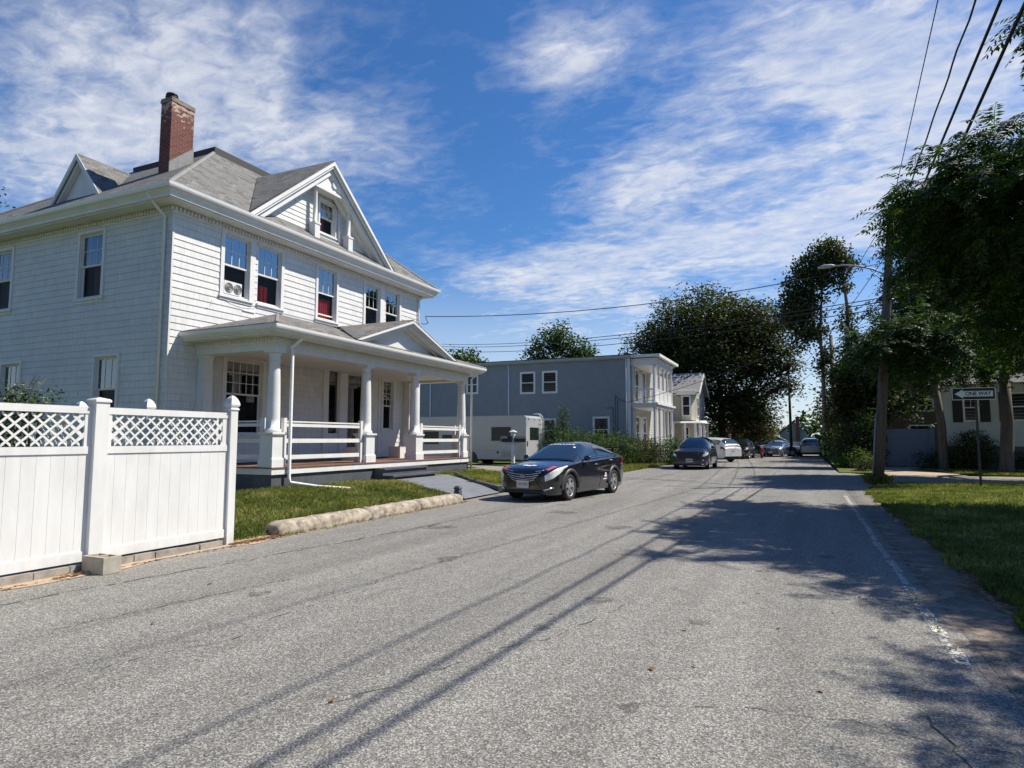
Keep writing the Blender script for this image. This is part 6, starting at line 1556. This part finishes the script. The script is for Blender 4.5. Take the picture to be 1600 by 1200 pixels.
# big maple beyond the houses
bl = [(-8.0, 62, 11.6, 6.0, 5, 3.9, 1.4), (-12.4, 62, 9.6, 3.4, 4, 3.0), (-3.5, 62, 11.0, 3.5, 4, 3.3), (-7.5, 60, 8.4, 5.4, 4, 2.3), (-2.4, 61, 8.2, 2.2, 2, 1.9), (-4.6, 62, 5.4, 3.2, 2.6, 2.6), (-7.6, 61.5, 4.8, 2.6, 2.6, 2.8), (-1.2, 60.5, 6.1, 1.3, 1.2, .9, .8), (-.6, 61, 8.0, .9, 1, .6, .7), (-4.2, 62.5, 2.8, 2.2, 2, 1.7)]
tree('huge round dark maple towering over the parked cars', (-7.0, 63.0, 0), (-6.8, 62.6, 5.0), bl, m_leaf_maple, 4300, 17, .95, .27, .19, .42, twigs=5)
bl = [(-22.3, 60, 11.2, 2.2, 2.2, 2.2), (-24.6, 60, 9.6, 1.7, 1.8, 1.7), (-20.0, 60, 9.9, 2.0, 2, 1.8), (-22, 60, 8.2, 3.4, 2.5, 1.5)]
tree('loose green tree rising behind the slate blue house roof', (-22, 60, 0), (-22, 60, 6), bl, m_leaf_mid, 560, 13, .8, .34, .22, .24, shell=.55, group='trees behind the slate blue house')
bl = [(-30.2, 55, 9.0, 2.2, 2, 1.5), (-28.2, 55, 8.1, 1.2, 1.5, 1.0)]
tree('low green tree top behind the white porch gable', (-30, 55, 0), (-30, 55, 6), bl, m_leaf_mid, 260, 13, .8, .30, .2, .2, group='trees behind the slate blue house')
bl = [(-38.3, 16, 11.8, 3.4, 3.2, 3.0)]
tree('green tree behind the white house, one leafy tip at the left edge', (-36.5, 16, 0), (-36.4, 16, 7), bl, m_leaf_mid, 330, 14, .8, .22, .14, .24)
bl = [(-4.9, 70, 2.5, 2.3, 2, 1.3)]
tree('small red leaved tree behind the black suv', (-4.9, 70, 0), (-4.9, 70, 1.3), bl, m_leaf_red, 260, 12, .6, .26, .18, .1)
bl = [(-4.1, 73, 2.9, 1.2, 1.3, 2.0), (-5.6, 76, 4.6, 2.0, 2, 2.4)]
tree('bright green bushy tree beside the far house', (-4.5, 74, 0), (-4.4, 74, 1.6), bl, m_leaf_bright, 330, 12, .7, .30, .2, .12)
# far wood closing the horizon
bl = []
for i in range(46):
    x = -95 + i * 5.0 + random.uniform(-2, 2); y = 108 + random.uniform(-6, 10); h = random.uniform(3.0, 5.2) + (2.0 if x > 6 else 0) + (1.5 if x < -20 else 0); bl.append((x, y, h * .55, 4.2, 3.5, h * .6))
c, d, k = sample_blobs(bl, 5200, .35); cc = np.repeat(c, 8, 0) + rng.normal(size=(5200 * 8, 3)) * .45; v, q = leaf_quads(cc, .75, .5, .5)
tag(np_mesh('distant_wood', v, q, m_leaf_mid), 'far wood of green trees along the horizon', 'wood', kind='stuff')

for lab, x, y, h, r in (('unseen broad tree added behind the camera on the left to block sky light', -13.5, -8, 7.5, 3.6), ('unseen broad tree added behind the camera on the right to block sky light', 8, -7, 7.5, 3.8), ('unseen tall tree added far behind the camera by the road to block sky light', -4, -24, 9, 5.0), ('unseen tall tree added far behind the camera on the right to block sky light', 13, -18, 9, 5.0)):  # out of view, added to hold back sky light from walls and road
    bl = [(x, y, h, r, r, r * .8), (x + r * .5, y + 1, h * .8, r * .6, r * .6, r * .5), (x - r * .6, y - 1, h * .8, r * .6, r * .6, r * .5)]
    tree(lab, (x, y, 0), (x, y, h * .45), bl, m_leaf_mid, 700, 12, .9, .34, .22, .25, group='trees added behind the camera to block sky light')
# shrubs
def shrub(label, blobs, m, clumps, per=10, cr=.28, L=.10, Wd=.06, group=None, name='shrub', cat='bush', stems=5, shell=.45):
    x, y, z = blobs[0][:3]; t = thing(name, label, cat, (x, y, .05), group); b = MB()
    for bl_ in blobs:
        for _ in range(stems):
            d = rand_dir(1)[0]; b.tube([(bl_[0] + d[0] * .15, bl_[1] + d[1] * .15, .02), (bl_[0] + d[0] * bl_[3] * .4, bl_[1] + d[1] * bl_[4] * .4, bl_[2]), (bl_[0] + d[0] * bl_[3] * .8, bl_[1] + d[1] * bl_[4] * .8, bl_[2] + abs(d[2]) * bl_[5] * .8)], [.025, .018, .008], 5)
    b.build('stems', m_bark, t); crown(t, blobs, m, clumps, per, cr, L, Wd, name='foliage', shell=shell, up=.4); return t
gh_ = 'bushes of the hedge in front of the slate blue house'
shrub('tall pale green bush at the left end of the hedge, a shoot rising above', [(-13.2, 36, 1.3, 1.3, 1.2, 1.3), (-11.6, 35.5, 1.1, 1.2, 1.1, 1.1), (-12.97, 36, 2.9, .14, .14, .75, 3.0)], m_leaf_shrub, 800, 14, .35, .10, .06, gh_)
shrub('yellowish leafy bush in the hedge just right of the tallest one', [(-10.2, 34.5, .95, 1.1, 1.1, 1.1), (-9.6, 36, 1.0, 1.0, 1.0, 1.15)], m_leaf_shrub, 620, 14, .32, .095, .055, gh_)
shrub('dark dense bush in the middle of the hedge', [(-9.0, 37.6, .85, .95, 1.2, .95), (-8.6, 39.3, .85, .9, 1.1, .95)], m_leaf_maple, 620, 14, .3, .09, .055, gh_)
shrub('green bush with pale blossom at the right end of the hedge by the navy suv', [(-7.6, 41.2, .8, .95, 1.2, 1.0), (-7.3, 42.8, .7, .8, .9, .8)], m_leaf_shrub, 600, 14, .3, .09, .05, gh_)
gr_ = 'bushes along the right side of the road'
shrub('dark bush at the right kerb beneath the ivy clad tree', [(2.2, 40, 1.2, .8, 1.3, 1.4), (2.9, 39, 1.0, 1.0, 1.0, 1.2)], m_leaf_maple, 420, 12, .35, .13, .08, gr_)
shrub('bright weedy bush at the right kerb nearest to the side street', [(2.6, 37.6, .45, .9, .6, .6), (1.9, 38.2, .35, .5, .6, .5)], m_leaf_bright, 240, 10, .28, .12, .05, gr_)
shrub('feathery green bush beside the silver suv', [(2.1, 52, 1.3, 1.0, 2.4, 1.6), (2.6, 47, 1.2, 1.0, 2, 1.5)], m_leaf_mid, 420, 12, .4, .17, .1, gr_)
shrub('overgrown shrub between the leaning pole and the grey blue fence', [(3.2, 38.8, 1.6, .7, .5, 1.7)], m_leaf_mid, 260, 12, .35, .13, .08, gr_)
shrub('round dark clipped bush in front of the sage house', [(7.35, 36.9, 1.05, .95, .8, 1.05)], m_leaf_maple, 420, 12, .2, .09, .06)
shrub('low dark foundation bush at the foot of the black trunk', [(6.6, 37.3, .5, 1.2, .5, .6), (5.9, 38.2, .5, .9, .5, .5)], m_leaf_maple, 260, 12, .25, .09, .06)
shrub('low bush against the sage house beside the thick trunk', [(9.6, 37.4, .5, 1.6, .5, .5), (12, 37.4, .5, 1.4, .5, .55)], m_leaf_maple, 260, 12, .25, .09, .06)
shrub('low dark mound of leaves at the corner of the side street', [(2.7, 35.6, .25, .55, .5, .45)], m_leaf_maple, 120, 10, .2, .08, .05)
t = shrub('rose bush with white flowers showing above the roadside fence', [(-11.75, 6.0, 1.5, .75, .6, .95), (-11.3, 6.15, 2.15, .42, .4, .36)], m_leaf_shrub, 300, 9, .22, .062, .038, None, 'rose_bush', 'rose bush', 6, .55)
b = MB()
for i in range(26):
    d = rand_dir(1)[0]; d[2] = abs(d[2]) * .8; c = V3(-11.6, 5.95, 1.75) + d * V3(.95, .7, .95)
    for k in range(5):
        a = k * 1.257; e = V3(math.cos(a), math.sin(a), .35) * .042; s_ = V3(-math.sin(a), math.cos(a), 0) * .022; b.poly([c, c + e + s_, c + e * 1.25, c + e - s_])
b.build('flowers', m_petal, t)
b = MB(); 
for i in range(7):
    d = rand_dir(1)[0]; c = V3(-11.5, 6, 2.0); b.tube([c, c + V3(d[0] * .5, d[1] * .3, .35), c + V3(d[0] * .8, d[1] * .5, .6)], .006, 4)
b.build('canes', m_bark, t)

# grass: blades standing on the lawns
def grass(name, f, zf, n, h, w, m, keep=None):
    u = rng.uniform(size=(n, 2)); P = np.array([f(a, b) for a, b in u]); 
    if keep is not None: P = P[np.array([keep(x, y) for x, y in P])]
    nzv = np.sin(P[:, 0] * 3.1 + 1.7 * np.sin(P[:, 1] * 1.9)) * np.sin(P[:, 1] * 2.7 + 1.3 * np.sin(P[:, 0] * 2.2)) + .5 * np.sin(P[:, 0] * 9 + P[:, 1] * 7.3)
    P = P[(nzv + rng.normal(0, .45, len(P))) > -1.05]; n = len(P); patch = np.sin(P[:, 0] * 1.9 + np.sin(P[:, 1] * 1.3) * 2) * np.sin(P[:, 1] * 1.6 + 1) * .25 + 1
    z = np.array([zf(x, y) for x, y in P]); B = np.column_stack([P, z - .012])
    a = rng.uniform(0, 2 * np.pi, n); side = np.column_stack([np.cos(a), np.sin(a), np.zeros(n)]) * (w * rng.uniform(.6, 1.3, n))[:, None] / 2
    lean = rng.normal(size=(n, 2)) * .5; H = h * patch * rng.uniform(.4, 1.35, n); tip = B + np.column_stack([lean[:, 0] * H, lean[:, 1] * H, H])
    mid = B + np.column_stack([lean[:, 0] * H * .3, lean[:, 1] * H * .3, H * .6])
    v = np.stack([B - side, B + side, mid + side * .8, tip, mid - side * .8], 1).reshape(-1, 3); o = np_mesh(name, v, np.arange(5 * n).reshape(n, 5), m); 
    tag(o, None, None, kind='stuff'); return o
lf = bil((-8.2, 7.3), (-12.0, 7.3), (-8.2, 15.2), (-12.0, 18.0))
onpath = lambda x, y: not (y > 14.9 + (-8.14 - x) * .42)
o = grass('lawn_grass', lf, zl, 60000, .085, .016, m_grass, onpath); o['label'] = 'tufted green grass of the front lawn between fence and path'; o['category'] = 'grass'
o = grass('lawn_grass', bil((-8.35, 17.45), (-12.0, 19.9), (-8.2, 21.8), (-15.0, 23.4)), zl, 18000, .11, .018, m_grassdry, lambda x, y: y > 17.35 + (-8.2 - x) * .72); o['label'] = 'dry yellowish grass strip between path and driveway'; o['category'] = 'grass'
zv = lambda x, y: .02 + .16 * min(max((-7.9 - x) / 4, 0), 1)
o = grass('verge_grass', bil((-7.95, 28.8), (-11.5, 30), (-7.6, 44), (-10, 46)), zv, 22000, .16, .03, m_grassdry); o['label'] = 'yellow green verge grass in front of the hedge'; o['category'] = 'grass'
ny = lambda x: 23.0 + 3.9 * (1 - math.exp(-(x - 1.76) / .55)) + .09 * (x - 1.76)
fr = lambda u, v: (1.70 + .07 * math.sin(v * 90) + .05 * math.sin(v * 41) + 13 * u ** 1.6, 3 + (ny(1.74 + 13 * u ** 1.6) - 3) * v ** .8)
o = grass('corner_grass', fr, zr, 130000, .065, .017, m_grass); o['label'] = 'short green grass of the lawn right of the road'; o['category'] = 'grass'
o = grass('corner_grass', lambda u, v: (6.2 + 18 * u, 34.0 + .9 * u + 3.0 * v), lambda x, y: .03 + .10 * min(max((y - 33.5) / 4, 0), 1), 26000, .09, .03, m_grassdry); o['label'] = 'sunlit grass strip in front of the sage house'; o['category'] = 'grass'
# tufts round the pole foot and in the cracks
b_ = []
o = grass('pole_tuft', lambda u, v: (2.35 + .42 * math.cos(6.28 * u) * v, 26.1 + .42 * math.sin(6.28 * u) * v), lambda x, y: .06, 1300, .26, .02, m_grassdry); o['label'] = 'grass tuft round the foot of the leaning pole'; o['category'] = 'grass'
o = grass('crack_weeds', lambda u, v: (-5.80 + .38 * u * 3 * .33 + .02 * math.sin(u * 40), 3.45 + 2.3 * u + .05 * v), lambda x, y: .004, 900, .015, .008, m_grassdry); o['label'] = 'moss growing along a road crack near the fence'; o['category'] = 'weeds'
o = grass('edge_weeds', lambda u, v: (.93 + .07 * v, 5.9 + 2.2 * u), lambda x, y: .005, 150, .028, .010, m_grassdry); o['label'] = 'weeds along the worn white edge line'; o['category'] = 'weeds'
o = grass('kerb_weeds', lambda u, v: (-7.93 + .06 * v - .25 * (u < .12), 7.4 + 7.2 * u), lambda x, y: .0, 900, .05, .012, m_grassdry); o['label'] = 'weeds at the foot of the rounded kerb'; o['category'] = 'weeds'
# fallen leaves along both edges
n = 1500
P = np.concatenate([np.column_stack([1.70 + rng.normal(0, .07, n), rng.uniform(4, 22, n), np.full(n, .03)]), np.column_stack([-7.93 + rng.normal(0, .05, 500) , rng.uniform(7.2, 8.3, 500), np.full(500, .02)]),
                    np.column_stack([-7.86 + np.abs(rng.normal(0, .05, 260)), rng.uniform(3, 14.6, 260), np.full(260, .012)]), np.column_stack([rng.uniform(-8, 1.5, 90), rng.uniform(2.5, 22, 90), np.full(90, .012)]), np.column_stack([1.7 + rng.normal(0, .16, 260), rng.normal(8.3, .6, 260), np.full(260, .035)]),
                    np.column_stack([-7.85 + rng.normal(0, .06, 60), rng.normal(4.85, .12, 60), np.full(60, .03)])])
v, q = leaf_quads(P, .055, .035, .85); o = np_mesh('fallen_leaves', v, q, m_deadleaf); tag(o, 'brown fallen leaves along the road edges', 'leaves', kind='stuff')
